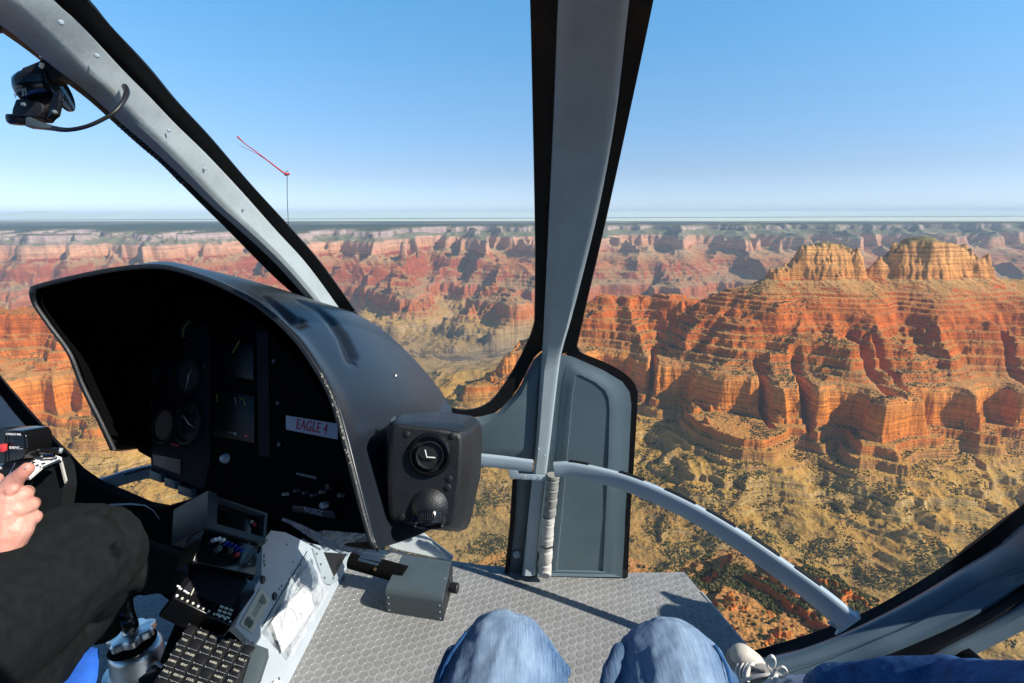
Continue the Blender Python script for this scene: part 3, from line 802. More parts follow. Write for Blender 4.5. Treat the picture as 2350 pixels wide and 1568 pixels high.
# shadowed strip and oval plug below the left panel
band([(1182, 1080), (1176, 1180), (1164, 1315)], [(1226, 1080), (1216, 1180), (1201, 1318)], 10, .012, .02, .004).build('lower_frame', MT['blue'], cab)
band([(1176, 1100), (1170, 1200), (1158, 1315)], [(1186, 1100), (1181, 1200), (1168, 1315)], 10, .0, .02, .002).build('lower_seal', MT['seal'], cab)
c0 = S(1186, 1272, -.0); MB().lathe([(0, .006), (.010, .005), (.013, 0)], c0, -c0, 20).build('oval_plug', MT['grey'], cab)
# bracket across the post
mb = MB(); mb.poly([S(1167, 1076, -.05), S(1188, 1076, -.05), S(1190, 1088, -.05), S(1256, 1092, -.055), S(1254, 1104, -.055), S(1170, 1099, -.05)], .003, bevel=.0008)
br = mb.build('post_bracket', MT['rail'], cab)
for px_, py_ in ((1205, 1093), (1225, 1096), (1240, 1097), (1254 - 18, 1030), (1250, 1046)):
    c0 = S(px_, py_, -.058); MB().lathe([(0, .0016), (.0022, .001), (.003, 0)], c0, -c0, 12).build('rivet', MT['rail'], cab)
# --- padded wrap hanging by the post
def wrap(y0, y1, m_, name, px0, px1, seed):
    rnd = random.Random(seed); pts = []; rr = []
    n = 40
    for i in range(n + 1):
        t = i / n; y = y0 + (y1 - y0) * t; x = px0 + (px1 - px0) * t
        pts.append(S(x, y, -.055)); rr.append(.0185 * (1 + .05 * rnd.random() + .05 * math.sin(t * 22 + rnd.random()) - (.16 if i % 9 == 4 else 0)))
    mb = MB().tube(pts, rr, 20, up=Vector((0, 1, 0)))
    return mb.build(name, m_, cab)
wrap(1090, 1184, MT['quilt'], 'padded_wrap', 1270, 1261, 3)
wrap(1187, 1322, MT['quiltp'], 'padded_wrap', 1259, 1251, 4)["label"] = 'lower padded wrap with sunlight painted in as a paler colour'
MB().tube([S(1240, 1254, -.072), S(1254, 1260, -.078), S(1270, 1255, -.072)], .0025, 8).build('tie', MT['black'], cab)

# --- left pillar
pg = [(-60, -40), (0, 7), (81, 77), (152, 141), (236, 209), (303, 276), (370, 337), (445, 411), (505, 472), (569, 528), (651, 607), (728, 696), (760, 735)]
pr = [(60, -80), (121, 0), (185, 57), (283, 162), (337, 216), (404, 286), (472, 352), (553, 438), (633, 528), (705, 607), (779, 708), (800, 740)]
pb = [(130, -70), (199, 0), (256, 64), (333, 148), (404, 232), (488, 323), (573, 421), (667, 525), (738, 607), (820, 722), (832, 742)]
pd = [(-110, 0), (0, 72), (81, 130), (135, 178), (202, 229), (270, 290), (323, 337), (370, 377), (458, 465), (522, 528), (625, 632), (692, 692), (730, 740)]
mb = MB(); mb.strip([S(x, y, -.085) for x, y in resample(pg, 44)], [S(x, y, -.022) for x, y in resample(pr, 44)], .02, .006, 14, prof=lambda t: min(1, 8 * t, 8 * (1 - t)) + (.5 if .44 < t < .50 else 0))
mb.build('door_pillar', MT['pillar'], cab)
band([(a - 6, b + 4) for a, b in pr], pb, 44, -.004, .014, 0, 4).build('windscreen_seal', MT['seal'], cab)
band(pd, [(a + 4, b - 2) for a, b in pg], 44, -.02, .04, .004, 4).build('pillar_flange', MT['black'], cab)
# ribbed strip on the flange
mb = band([(270, 290), (323, 337), (370, 377), (413, 421)], [(301, 277), (350, 321), (404, 373), (446, 411)], 20, -.036, .006, .002, 4)
rs = mb.build('ribbed_strip', MT['black'], cab)
mb = MB()
A_ = resample([(270, 290), (323, 337), (370, 377), (413, 421)], 18); B_ = resample([(301, 277), (350, 321), (404, 373), (446, 411)], 18)
for (a, b), (c, d) in zip(A_, B_): mb.tube([S(a, b, -.040), S(c, d, -.040)], .0011, 6)
mb.build('ribs', MT['box'], rs)
mb = band([(298, 276), (350, 321), (404, 373), (444, 411)], [(302, 275), (354, 320), (408, 372), (448, 410)], 16, -.042, .004, 0, 2); mb.build('strip_edge', MT['grey'], rs)
mb = MB(); mb.poly([S(-30, 20, -.05), S(8, 26, -.05), S(20, 44, -.05), S(6, 82, -.05), S(-30, 60, -.05)], .02, bevel=.002); mb.build('corner_fitting', MT['black'], cab)
mb = MB(); mb.tube([S(-20, 22, -.055), S(22, 48, -.055)], .0012, 6); mb.build('fitting_edge', MT['steel'], cab)

# --- lower left door frame
la = [(-80, 770), (0, 866), (60, 938), (130, 1018), (215, 1108), (300, 1190)]
lb = [(-100, 840), (-30, 880), (40, 965), (108, 1040), (190, 1112), (270, 1200)]
lc = [(-220, 900), (-140, 1000), (-60, 1090), (40, 1150), (140, 1200), (220, 1260)]
band(la, lb, 24, -.06, .014, 0, 3).build('door_seal', MT['seal'], cab)
band(lb, lc, 24, -.07, .03, .012, 10).build('door_frame', MT['lgrey'], cab)
# --- big curved frame of the right door
ra = [(2520, 960), (2430, 1080), (2350, 1157), (2235, 1250), (2110, 1334), (1980, 1407), (1850, 1457), (1740, 1490), (1690, 1500)]
rb = [(2540, 1010), (2440, 1130), (2350, 1205), (2245, 1290), (2120, 1370), (1990, 1440), (1860, 1487), (1750, 1512), (1690, 1520)]
rc = [(2640, 1110), (2500, 1230), (2350, 1340), (2240, 1410), (2110, 1470), (1990, 1515), (1880, 1550), (1770, 1580), (1700, 1600)]
rd_ = [(2660, 1130), (2520, 1260), (2350, 1372), (2240, 1440), (2120, 1498), (2000, 1540), (1890, 1575), (1780, 1600), (1700, 1625)]
re_ = [(2700, 1180), (2540, 1300), (2350, 1412), (2260, 1460), (2140, 1520), (2040, 1560), (1920, 1600), (1800, 1640), (1700, 1665)]
band(ra, rb, 34, -.03, .014, 0, 3).build('door_seal', MT['seal'], cab)
ribp = lambda t: .25 + .75 * math.sin(math.pi * min(1, t * 1.25)) ** .7 if t < .62 else .62 - .45 * (t - .62) / .38 + .25 * math.exp(-((t - .8) / .06) ** 2)
band(rb, rc, 40, -.035, .05, .035, 18, ribp).build('door_frame', MT['frame'], cab)
band(rc, rd_, 34, -.03, .03, .003, 3).build('door_seal', MT['seal'], cab)
band([(a, b + 3) for a, b in rd_], re_, 34, -.01, .03, .01, 6).build('door_sill', MT['blue'], cab)
band([(2150, 1478), (2200, 1520), (2290, 1590), (2360, 1640)], [(2195, 1462), (2250, 1510), (2330, 1580), (2400, 1630)][::1], 10, -.0, .02, .004, 4).build('door_seal', MT['seal'], cab)
mb = MB(); mb.poly([S(1985, 1545, .02), S(2120, 1498, .02), S(2165, 1520, .02), S(2200, 1600, .02), S(2000, 1640, .02)], .01); mb.build('sill_panel', MT['blue'], cab)
mb = MB(); mb.poly([S(2110, 1500, .0), S(2128, 1495, .0), S(2152, 1525, .0), S(2122, 1526, .0)], .006); mb.build('sill_tab', MT['white'], cab)

# --- curved handrail across the right windscreen
rpx = [(1272, 1078, 1.50), (1310, 1078, 1.49), (1370, 1090, 1.47), (1440, 1110, 1.44), (1530, 1147, 1.40), (1620, 1194, 1.36), (1710, 1250, 1.32), (1800, 1313, 1.28), (1880, 1372, 1.24), (1948, 1428, 1.21)]
rp = catmull([P(*a) for a in rpx], 6)
def rail(pts, w0, w1, name, parent):
    secs = []; n = len(pts)
    for i, p in enumerate(pts):
        t = (pts[min(i + 1, n - 1)] - pts[max(i - 1, 0)]).normalized()
        side = t.cross(Vector((0, 0, 1))).normalized(); up = side.cross(t).normalized()
        w = w0 + (w1 - w0) * i / (n - 1)
        ring = []
        for a, b in ((-.55, -1), (.55, -1), (.85, -.7), (.9, 0), (.9, .7), (.7, .98), (.5, 1.06), (-.5, 1.06), (-.7, .98), (-.9, .7), (-.9, 0), (-.85, -.7)):
            ring.append(p + side * a * w * .5 + up * b * w)
        secs.append(ring)
    return MB().loft(secs, True, True).build(name, MT['rail'], parent)
hr = rail(rp, .021, .027, 'handrail', cab)
# recessed dark slots along its top
def railpoint(f):
    i = f * (len(rp) - 1); j = min(len(rp) - 2, int(i)); return rp[j].lerp(rp[j + 1], i - j)
for f0, f1 in ((.10, .185), (.30, .375), (.43, .515), (.545, .625), (.67, .745), (.79, .87)):
    pts = [railpoint(f0 + (f1 - f0) * i / 6) for i in range(7)]
    w = .021 + .006 * f0
    secs = []
    for i, p in enumerate(pts):
        t = (pts[min(i + 1, 6)] - pts[max(i - 1, 0)]).normalized(); side = t.cross(Vector((0, 0, 1))).normalized(); up = side.cross(t).normalized()
        c_ = p + up * (w * 1.07 + .0005)
        secs.append([c_ + side * w * .02, c_ + side * w * .02 + up * .002, c_ - side * w * .50 + up * .002, c_ - side * w * .52 - up * .003])
    MB().loft(secs, True, True).build('rubber_pad', MT['seal'], hr)
mb = MB(); mb.poly([P(1900, 1432, 1.225), P(1972, 1405, 1.215), P(1976, 1420, 1.215), P(1940, 1446, 1.225), P(1918, 1458, 1.23), P(1925, 1446, 1.23)], .006); mb.build('rail_foot', MT['rail'], hr)
# left handrail, seen either side of the console
lp = catmull([P(150, 1140, 1.38), P(250, 1108, 1.40), (P(347, 1082, 1.43)), P(600, 1045, 1.5), P(900, 1040, 1.52), P(1105, 1056, 1.52), P(1222, 1070, 1.51)], 6)
rail(lp, .018, .018, 'handrail', cab)["label"] = 'blue grey handrail running behind the console'
mb = MB(); mb.tube([P(285, 1090, 1.395), P(345, 1072, 1.42)], .0045, 8, flat=.4); mb.build('rubber_pad', MT['seal'], cab)

# --- studded floor
def inside(pt, poly):
    x, y = pt; c = False; n = len(poly)
    for i in range(n):
        x1, y1 = poly[i]; x2, y2 = poly[(i + 1) % n]
        if (y1 > y) != (y2 > y) and x < (x2 - x1) * (y - y1) / (y2 - y1) + x1: c = not c
    return c
fpx = [(780, 1262), (897, 1262), (960, 1276), (1100, 1296), (1230, 1308), (1440, 1315), (1570, 1313), (1610, 1360), (1725, 1497), (1800, 1590), (1820, 1750), (500, 1750), (600, 1568), (660, 1440), (720, 1340)]
fl = [onz(a, b, FLOOR) for a, b in fpx]
mb = MB(); mb.poly(fl, .018, Vector((0, 0, -1)))
fo = mb.build('floor_panel', MT['floor'], cab, smooth=False)
def studs(poly3, name, parent, sp=.0262, r=.0109, h=.0010, rot=.35):
    P2 = [(v.x, v.y) for v in poly3]
    xs = [a for a, b in P2]; ys = [b for a, b in P2]
    cx, cy = (min(xs) + max(xs)) / 2, (min(ys) + max(ys)) / 2
    ca, sa = math.cos(rot), math.sin(rot)
    V = []; Fc = []; seg = 12; n = int(2.0 / sp)
    for i in range(-n, n):
        for j in range(-n, n):
            u = (i + .5 * (j & 1)) * sp; v = j * sp * .866
            x = cx + u * ca - v * sa; y = cy + u * sa + v * ca
            if not (min(xs) < x < max(xs) and min(ys) < y < max(ys)) or not inside((x, y), P2): continue
            if not all(inside((x + dx, y + dy), P2) for dx, dy in ((r, 0), (-r, 0), (0, r), (0, -r))): continue
            b0 = len(V)
            for rr, hh in ((r, .0002), (r * .94, h), (r * .6, h * .8)):
                for a in range(seg):
                    an = 2 * math.pi * a / seg
                    V.append((x + rr * math.cos(an), y + rr * math.sin(an), FLOOR + hh))
            for k_ in range(2):
                for a in range(seg):
                    a2 = (a + 1) % seg
                    Fc.append((b0 + k_ * seg + a, b0 + k_ * seg + a2, b0 + (k_ + 1) * seg + a2, b0 + (k_ + 1) * seg + a))
            Fc.append(tuple(b0 + 2 * seg + a for a in range(seg)))
    me = bpy.data.meshes.new(name); me.from_pydata(V, [], Fc); me.update()
    return link(name, me, MT['stud'], parent, True)
studs(fl, 'stud_pattern', fo)
mb = MB(); mb.tube([fl[7], fl[8], fl[9]], .004, 8); mb.build('floor_edge', MT['grey'], cab)
mb = MB(); mb.tube([v + Vector((0, 0.004, -.012)) for v in fl[3:7]], .006, 8); mb.build('floor_edge', MT['seal'], cab)
# pilot side floor
p2 = [onz(a, b, FLOOR) for a, b in ((150, 1330), (480, 1330), (560, 1480), (640, 1700), (-150, 1750), (-200, 1500))]
mb = MB(); mb.poly(p2, .018, Vector((0, 0, -1)))
f2 = mb.build('floor_panel', MT['floor'], cab, smooth=False)
studs(p2, 'stud_pattern', f2, rot=.1)
# pale plate at the front corner of the floor
mb = MB(); mb.poly([onz(890, 1258, FLOOR + .006), P(908, 1222, 1.74), P(925, 1212, 1.77), P(958, 1214, 1.77), onz(1040, 1277, FLOOR + .006), onz(1036, 1289, FLOOR + .006)], .004)
mb.build('corner_plate', MT['lgrey'], cab)

# fasteners along the posts
for pts_, off_ in (([(1297, 150), (1290, 300), (1283, 450), (1274, 600)], -.036), ([(140, 52), (222, 128), (388, 300), (470, 388), (560, 480)], -.062), ([(2290, 1300), (2190, 1365), (2080, 1420), (1960, 1470)], -.058)):
    for a_, b_ in pts_:
        c0 = S(a_, b_, off_); MB().lathe([(0, .0018), (.0018, .0014), (.0028, 0)], c0, -c0, 12).build('rivet', MT['rail'], cab)

# --- unseen roof and bulkhead added to shade the cabin; rear floor
mb = MB(); mb.poly([Vector(v) for v in ((-1.9, .08, .42), (-1.2, .10, .42), (.9, .10, .42), (1.0, .05, .42), (1.0, -1.6, .42), (-1.9, -1.6, .42))], .03, Vector((0, 0, 1)))
mb.build('added_roof_panel', MT['blue'], cab)  # front edge pulled back so sun reaches the pillar and hand
mb = MB(); mb.poly([Vector(v) for v in ((-1.9, -1.6, .42), (1.0, -1.6, .42), (1.0, -1.6, -1.15), (-1.9, -1.6, -1.15))], .03, Vector((0, -1, 0)))
mb.build('added_rear_bulkhead', MT['blue'], cab)
mb = MB(); mb.poly([Vector(v) for v in ((-1.9, -1.6, FLOOR - .01), (1.0, -1.6, FLOOR - .01), (1.0, .42, FLOOR - .01), (-1.9, .42, FLOOR - .01))], .02, Vector((0, 0, -1)))
mb.build('rear_floor', MT['blue'], cab)

# --- window panes
def pane(name, x0, x1, y0, y1, nx, ny, fn=None):
    V = []; Fc = []
    for j in range(ny + 1):
        for i in range(nx + 1):
            y = y0 + (y1 - y0) * j / ny
            xa = x0(y) if callable(x0) else x0; xb = x1(y) if callable(x1) else x1
            x = xa + (xb - xa) * i / nx
            V.append(S(x, y, .012))
    for j in range(ny):
        for i in range(nx):
            a = j * (nx + 1) + i; Fc.append((a, a + 1, a + nx + 2, a + nx + 1))
    me = bpy.data.meshes.new(name); me.from_pydata([tuple(v) for v in V], [], Fc); me.update()
    o = link(name, me, MT['glass'], cab, True)
    so = o.modifiers.new('thickness', 'SOLIDIFY'); so.thickness = .004; so.offset = 1
    return o
pane('windscreen_pane', -350, 1245, -250, 1250, 26, 24)
pane('windscreen_pane', lambda y: float(np.interp(y, [-200, 0, 800, 1310], [1500, 1450, 1300, 1435])), 2700, -250, 1600, 24, 26)
# ------------------------------------------------------------------ instrument console
con = empty('instrument_console', onz(620, 1330, FLOOR), 'black hooded instrument console with dark dials, radio stack and pale side panel', 'instrument panel')
rim = [(262, 1033, .98), (230, 965, .97), (190, 885, .96), (160, 812, .95), (112, 745, .94), (80, 697, .93), (76, 670, .92), (95, 657, .92), (200, 632, .92), (290, 617, .93), (370, 614, .93), (430, 627, .92), (500, 653, .90),
       (590, 700, .87), (670, 770, .84), (720, 838, .81), (760, 912, .79), (787, 1000, .77), (810, 1090, .755), (833, 1180, .745), (850, 1238, .74), (863, 1259, .735)]
bck = [(320, 1030, 1.25), (300, 975, 1.25), (265, 900, 1.25), (235, 840, 1.25), (190, 780, 1.25), (165, 735, 1.25), (160, 712, 1.22), (175, 690, 1.22), (265, 656, 1.22), (340, 634, 1.22), (405, 618, 1.22), (500, 637, 1.25), (620, 664, 1.30),
       (720, 690, 1.33), (812, 718, 1.35), (885, 763, 1.35), (948, 822, 1.33), (998, 880, 1.32), (1024, 918, 1.30), (1039, 950, 1.25), (1044, 1050, 1.15), (1040, 1170, 1.05)]
NU = 24
rimv = catmull([P(*a) for a in rim], NU); bckv = catmull([P(*a) for a in bck], NU)
cen = P(600, 960, 1.05)
grooves = [([(584, 664), (619, 687), (650, 712), (674, 734), (691, 741)], 9), ([(684, 688), (727, 706), (762, 735), (790, 772), (810, 820)], 10)]
def proj(v):
    q = CM.inverted() @ v
    return (1175 + F * q.x / -q.z, 784 - F * q.y / -q.z)
secs = []
NS = 120
for i, (a, b) in enumerate(zip(rimv, bckv)):
    row = []
    for j in range(NS + 1):
        t = j / NS; p = a.lerp(b, t)
        out = (p - cen); out -= (b - a).normalized() * out.dot((b - a).normalized()); out.normalize()
        lipz = .006 * math.exp(-(t / .05) ** 2)
        p = p + out * (.016 * math.sin(math.pi * t) - 0.0 + lipz)
        row.append(p)
    secs.append(row)
# push the two grooves in
for row in secs:
    for j, p in enumerate(row):
        x, y = proj(p)
        for pts, w in grooves:
            best = 1e9; tt = 0; side = 0
            for k_, ((x1, y1), (x2, y2)) in enumerate(zip(pts[:-1], pts[1:])):
                dx, dy = x2 - x1, y2 - y1; t = max(0, min(1, ((x - x1) * dx + (y - y1) * dy) / (dx * dx + dy * dy)))
                ex, ey = x - x1 - t * dx, y - y1 - t * dy; d = math.hypot(ex, ey)
                if d < best: best = d; tt = (k_ + t) / (len(pts) - 1); side = math.copysign(1, dx * ey - dy * ex)
            ww = w * (.40 + .70 * tt) * (1.25 if side > 0 else .7)
            amp = .012 * min(1, .35 + tt) * math.exp(-(best / ww) ** 2)
            row[j] = row[j] + (cen - p).normalized() * amp
mb = MB(); mb.loft(secs)
hood = mb.build('hood', MT['hood'], con)
for pl in hood.data.polygons: pl.use_smooth = True
so = hood.modifiers.new('shell', 'SOLIDIFY'); so.thickness = .004; so.offset = -1
MB().tube(rimv, .0042, 8).build('hood_lip', MT['vent'], hood)
# inner dark lining just under the hood
mb = MB(); mb.loft([[cen + (p - cen) * .955 for p in row[::10]] for row in secs[12:-6:8]]); mb.build('hood_lining', MT['matte'], hood)
# chipped edge of the hood: small bare specks
rnd = random.Random(4); mb = MB()
for n_, (xa, ya, xb, yb, d0) in ((34, (748, 866, 783, 985, .815)), (40, (786, 975, 812, 1075, .775)), (16, (762, 868, 800, 930, .80))):
    for i in range(n_):
        t = rnd.random(); x = xa + (xb - xa) * t + rnd.gauss(0, 2.5); y = ya + (yb - ya) * t
        p = P(x, y, d0)
        # drop on the rim tube
        q = min(rimv[240:], key=lambda r_: (r_ - p).length)
        q = q.lerp(p, .0)
        c_ = q - q.normalized() * .0042 + Vector((rnd.gauss(0, .0012), 0, rnd.gauss(0, .004)))
        mb.box(c_, Vector((.0005, 0, 0)), Vector((0, .0003, 0)), Vector((0.0002, 0, .0004 + .0014 * rnd.random())))
mb.build('paint_chips', MT['lum'], hood)
def surf_hit(x, y):
    best = None
    for row in secs:
        for p in row:
            a, b = proj(p); d = (a - x) ** 2 + (b - y) ** 2 + 400 * max(0, p.length - 0) * 0
            if best is None or d < best[0]: best = (d, p)
    return best[1]
for x, y in ((815, 713), (908, 865)):
    c0 = surf_hit(x, y) + (surf_hit(x, y) - cen).normalized() * .001
    MB().lathe([(0, .003), (.003, .0025), (.0045, 0)], c0, (c0 - cen), 16).build('rivet', MT['steel'], hood)

# --- instrument face
PO = P(400, 1040, 1.10); _b = P(845, 1215, .86) ; _c = P(400, 760, 1.17)
PN = (_b - PO).cross(_c - PO).normalized()
if PN.dot(PO) > 0: PN = -PN
def L(x, y, h=0.0): return on_plane(x, y, PO, PN) + PN * h
PX = (L(600, 950) - L(500, 950 - 0)).normalized()
PX = (_b - PO); PX = (PX - Vector((0, 0, 1)) * 0).normalized(); PY = PN.cross(PX).normalized()
if PY.z < 0: PY = -PY
fpz = [(318, 1036), (280, 960), (230, 870), (250, 700), (340, 665), (480, 680), (600, 745), (690, 830), (770, 960), (812, 1080), (838, 1180), (846, 1226), (720, 1215), (655, 1190), (607, 1176), (471, 1130), (462, 1140), (430, 1122), (348, 1080), (346, 1052)]
mb = MB(); mb.poly([L(a, b) for a, b in fpz], .05)
face = mb.build('instrument_face', MT['matte'], con, smooth=False)
# mid grey sub panel carrying the dials
mb = MB(); mb.poly([L(a, b, .003) for a, b in ((345, 828), (420, 826), (420, 730), (482, 745), (484, 1060), (470, 1125), (352, 1075))], .003); mb.build('dial_panel', MT['panel'], face)
mb = MB(); mb.poly([L(a, b, .003) for a, b in ((592, 760), (618, 764), (622, 1050), (596, 1045))], .003); mb.build('switch_column', MT['panel'], face)
def ring(c, r0, r1, h0, h1, m_, name, par, seg=36):
    return MB().lathe([(r0, 0), (r1, 0), (r1, h1), ((r0 + r1) / 2, h1 + .001), (r0, h1), (r0, 0)], c, PN, seg).build(name, m_, par)
def needle(par, c, ang, l, w, m_, h=.002):
    d = PX * math.cos(R(ang)) + PY * math.sin(R(ang)); s_ = PN.cross(d)
    mb = MB(); mb.poly([c + PN * h + s_ * w, c + PN * h + d * l, c + PN * h - s_ * w, c + PN * h - d * l * .2], .0006)
    return mb.build('needle', m_, par)
def dial(px, py, r, facem, label, ticks=12, ndl=(), arcs=()):
    c = L(px, py, .004)
    d = MB().lathe([(0, 0), (r, 0), (r, .002), (r * .96, .003), (0, .003)], c, PN, 36).build('dial', facem, con)
    if label: d["label"] = label
    ring(c, r * .98, r * 1.16, 0, .009, MT['black'], 'bezel', d)
    mb = MB()
    for i in range(ticks):
        a = 2 * math.pi * i / ticks; dr = PX * math.cos(a) + PY * math.sin(a); s_ = PN.cross(dr)
        mb.poly([c + PN * .0036 + dr * r * .78 + s_ * .0007, c + PN * .0036 + dr * r * .93 + s_ * .0007, c + PN * .0036 + dr * r * .93 - s_ * .0007, c + PN * .0036 + dr * r * .78 - s_ * .0007], .0004)
    if ticks: mb.build('tick_marks', MT['dim'], d)
    for ang, l, w, m_ in ndl: needle(d, c + PN * .002, ang, l * r, w, m_)
    for a0, a1, rr_, m_ in arcs:
        pts = [c + PN * .0042 + (PX * math.cos(R(a)) + PY * math.sin(R(a))) * r * rr_ for a in np.linspace(a0, a1, 14)]
        MB().tube(pts, .0007, 5).build('arc_marking', m_, d)
    return d, c
dial(442, 762, .026, MT['black'], 'small dial with yellow and green arcs', 0, [], [(100, 230, .75, MT['yellow']), (90, 215, .9, MT['green'])])
dial(384, 865, .034, MT['black'], 'dark attitude dial with blue segment', 0, [(20, .5, .001, MT['redb'])], [(30, 80, .6, MT['bluel'])])
d_, c_ = dial(440, 865, .036, MT['dialg'], 'grey green altimeter dial with white pointer', 20, [(-85, .8, .0016, MT['needle']), (75, .5, .001, MT['needle'])])
for i, ch in enumerate('0123456789'):
    a = R(90 - i * 36); text('numeral', ch, c_ + PN * .0038 + (PX * math.cos(a) + PY * math.sin(a)) * .024, PX, PY, .008, MT['dim'], d_)
dial(386, 976, .035, MT['dialt'], 'tan horizon dial', 0, [(10, .7, .0012, MT['green'])], [(80, 150, .8, MT['redb'])])
d_, c_ = dial(440, 972, .038, MT['black'], 'dark airspeed dial with white pointer', 20, [(150, .7, .0014, MT['needle']), (-10, .6, .001, MT['needle'])])
for i, ch in enumerate(('0', '2', '4', '6', '8')):
    a = R(90 - i * 72); text('numeral', ch, c_ + PN * .0038 + (PX * math.cos(a) + PY * math.sin(a)) * .025, PX, PY, .008, MT['dim'], d_)
for x, y in ((472, 842), (352, 876), (352, 930), (632, 830), (641, 926), (644, 1020)):
    MB().lathe([(.0015, 0), (.004, 0), (.004, .002), (.0015, .002)], L(x, y, .003), PN, 14).build('panel_screw', MT['box'], face)
def screen(x0, y0, x1, y1, sk=0):
    mb = MB(); mb.poly([L(x0, y0, .006), L(x1, y0 + sk, .006), L(x1, y1 + sk, .006), L(x0, y1, .006)], .006, bevel=.001)
    return mb.build('display_screen', MT['screen'], con)
s1 = screen(494, 775, 588, 856, 18); s2 = screen(494, 892, 590, 1000, 18)
def stroke(par, a, b, m_, r=.0007, nm='screen_stroke'): MB().tube([L(*a, .0075), L(*b, .0075)], r, 5).build(nm, m_, par)
stroke(s1, (541, 811), (557, 784), MT['yellow'])
stroke(s2, (505, 905), (506, 925), MT['yellow'], .0005); stroke(s2, (546, 912), (550, 930), MT['lum'], .0005)
MB().tube([L(556, 912, .0075), L(566, 918, .0075), L(571, 932, .0075)], .0006, 5).build('screen_stroke', MT['yellow'], s2)
for x0, m_ in ((529, MT['box']), (541, MT['grey']), (553, MT['box']), (566, MT['redb'])):
    mb = MB(); mb.poly([L(x0, 990 + (x0 - 529) * .2, .006), L(x0 + 8, 991 + (x0 - 529) * .2, .006), L(x0 + 8, 996 + (x0 - 529) * .2, .006), L(x0, 995 + (x0 - 529) * .2, .006)], .002); mb.build('warning_light', m_, face)
c0 = L(524, 1052, .004); MB().lathe([(0, .012), (.006, .011), (.009, .006), (.010, 0)], c0, PN, 20).build('indicator_knob', MT['grey'], con)
# sticker
sa, sb, sc_, sd = L(668, 954, .012), L(786, 973, .012), L(786, 1009, .012), L(668, 986, .012)
mb = MB(); mb.poly([sa, sb, sc_, sd], .001); st = mb.build('call_sign_sticker', MT['sticker'], con, smooth=False); st["label"] = 'white sticker reading EAGLE 4 in red'
sx = (sb - sa).normalized(); sy_ = (sa - sd).normalized()
text('lettering', 'EAGLE 4', (sa + sb + sc_ + sd) / 4 + PN * .0006 + sx * .0015, sx, sy_, .0265, MT['red'], st, squash=.80)
# lower placards
text('lettering', 'AVIONICS MASTER', L(706, 1092, .004), sx, sy_, .006, MT['grey'], face)
mb = MB(); mb.poly([L(676, 1158, .006), L(772, 1172, .006), L(776, 1190, .006), L(678, 1174, .006)], .003, bevel=.001); rg = mb.build('registration_plate', MT['black'], con)
text('lettering', 'N133GC', L(726, 1173, .0066), sx, sy_, .0125, MT['grey'], rg)
for x, y, r_, m_ in ((664, 1133, .003, MT['grey']), (752, 1158, .006, MT['grey']), (791, 1135, .004, MT['dim']), (765, 1116, .006, MT['black']), (748, 1128, .0035, MT['dim']), (690, 1125, .003, MT['box']), (710, 1130, .003, MT['box']), (728, 1135, .003, MT['box'])):
    MB().lathe([(0, .012), (r_ * .8, .012), (r_, .009), (r_, 0)], L(x, y, .003), PN, 16).build('switch', m_, face)
mb = MB(); mb.poly([L(355, 1042, .005), L(420, 1055, .005), L(420, 1090, .005), L(357, 1066, .005)], .004); mb.build('radio_window', MT['screen'], face)
text('lettering', 'HORIZON', L(408, 1021, .006), sx, sy_, .006, MT['redb'], face)
# row of small pale switch guards under the face
for x, y, w, h in ((356, 1078, 26, 20), (390, 1094, 24, 20), (421, 1112, 30, 20)):
    mb = MB(); mb.poly([L(x, y, .012), L(x + w, y + w * .35, .012), L(x + w, y + w * .35 + h, .012), L(x, y + h, .012)], .02, bevel=.001); mb.build('switch_guard', MT['box'], con)

# --- vent box with two eyeball vents
vf = [(912, 972), (1000, 982), (1048, 990), (1060, 1000), (1062, 1020), (1058, 1100), (1046, 1190), (1036, 1204), (1020, 1208), (930, 1198), (900, 1194), (893, 1184), (891, 1100), (895, 1000), (900, 980)]
vm = [(908, 962), (1005, 968), (1062, 976), (1078, 990), (1082, 1012), (1078, 1100), (1060, 1200), (1050, 1212), (1026, 1216), (928, 1204), (894, 1200), (886, 1188), (885, 1100), (888, 990), (896, 970)]
vbk = [(925, 950), (1010, 944), (1085, 954), (1102, 968), (1107, 990), (1103, 1090), (1080, 1196), (1072, 1214), (1050, 1221), (950, 1212), (910, 1200), (900, 1180), (900, 1100), (905, 985), (912, 958)]
vs_ = [[P(a, b, .785) for a, b in [((x - 975) * .97 + 975, (y - 1090) * .97 + 1090) for x, y in vf]], [P(a, b, .79) for a, b in vf], [P(a, b, .812) for a, b in vm], [P(a, b, .90) for a, b in vbk], [P(a, b, .93) for a, b in [((x - 1000) * .9 + 1000, (y - 1085) * .9 + 1085) for x, y in vbk]]]
mb = MB(); mb.loft(vs_, True, True)
vb = mb.build('vent_box', MT['vent'], con)
for pl in vb.data.polygons: pl.use_smooth = True
s_ = vb.modifiers.new('soft', 'BEVEL'); s_.width = .004; s_.segments = 3; s_.limit_method = 'ANGLE'; s_.angle_limit = R(30)
VN = (P(975, 1090, .785)).normalized() * -1
fo_ = P(975, 1090, .785); FNrm = (P(1050, 1000, .785) - P(900, 1000, .785)).cross(P(900, 1000, .785) - P(900, 1190, .785)).normalized()
if FNrm.dot(fo_) > 0: FNrm = -FNrm
c1 = P(986, 1044, .784)
v1 = MB().lathe([(.034, -.004), (.033, .002), (.030, .006), (.028, .006), (.0265, .002), (.0255, -.004), (.022, -.014), (0, -.016)], c1, FNrm, 40).build('eyeball_vent', MT['glossb'], con)
MB().lathe([(.0215, -.010), (.0215, .004), (.0200, .006), (.0185, .004), (.018, -.010)], c1, (FNrm + Vector((.12, 0, .05))).normalized(), 40).build('vent_ring', MT['black'], v1)
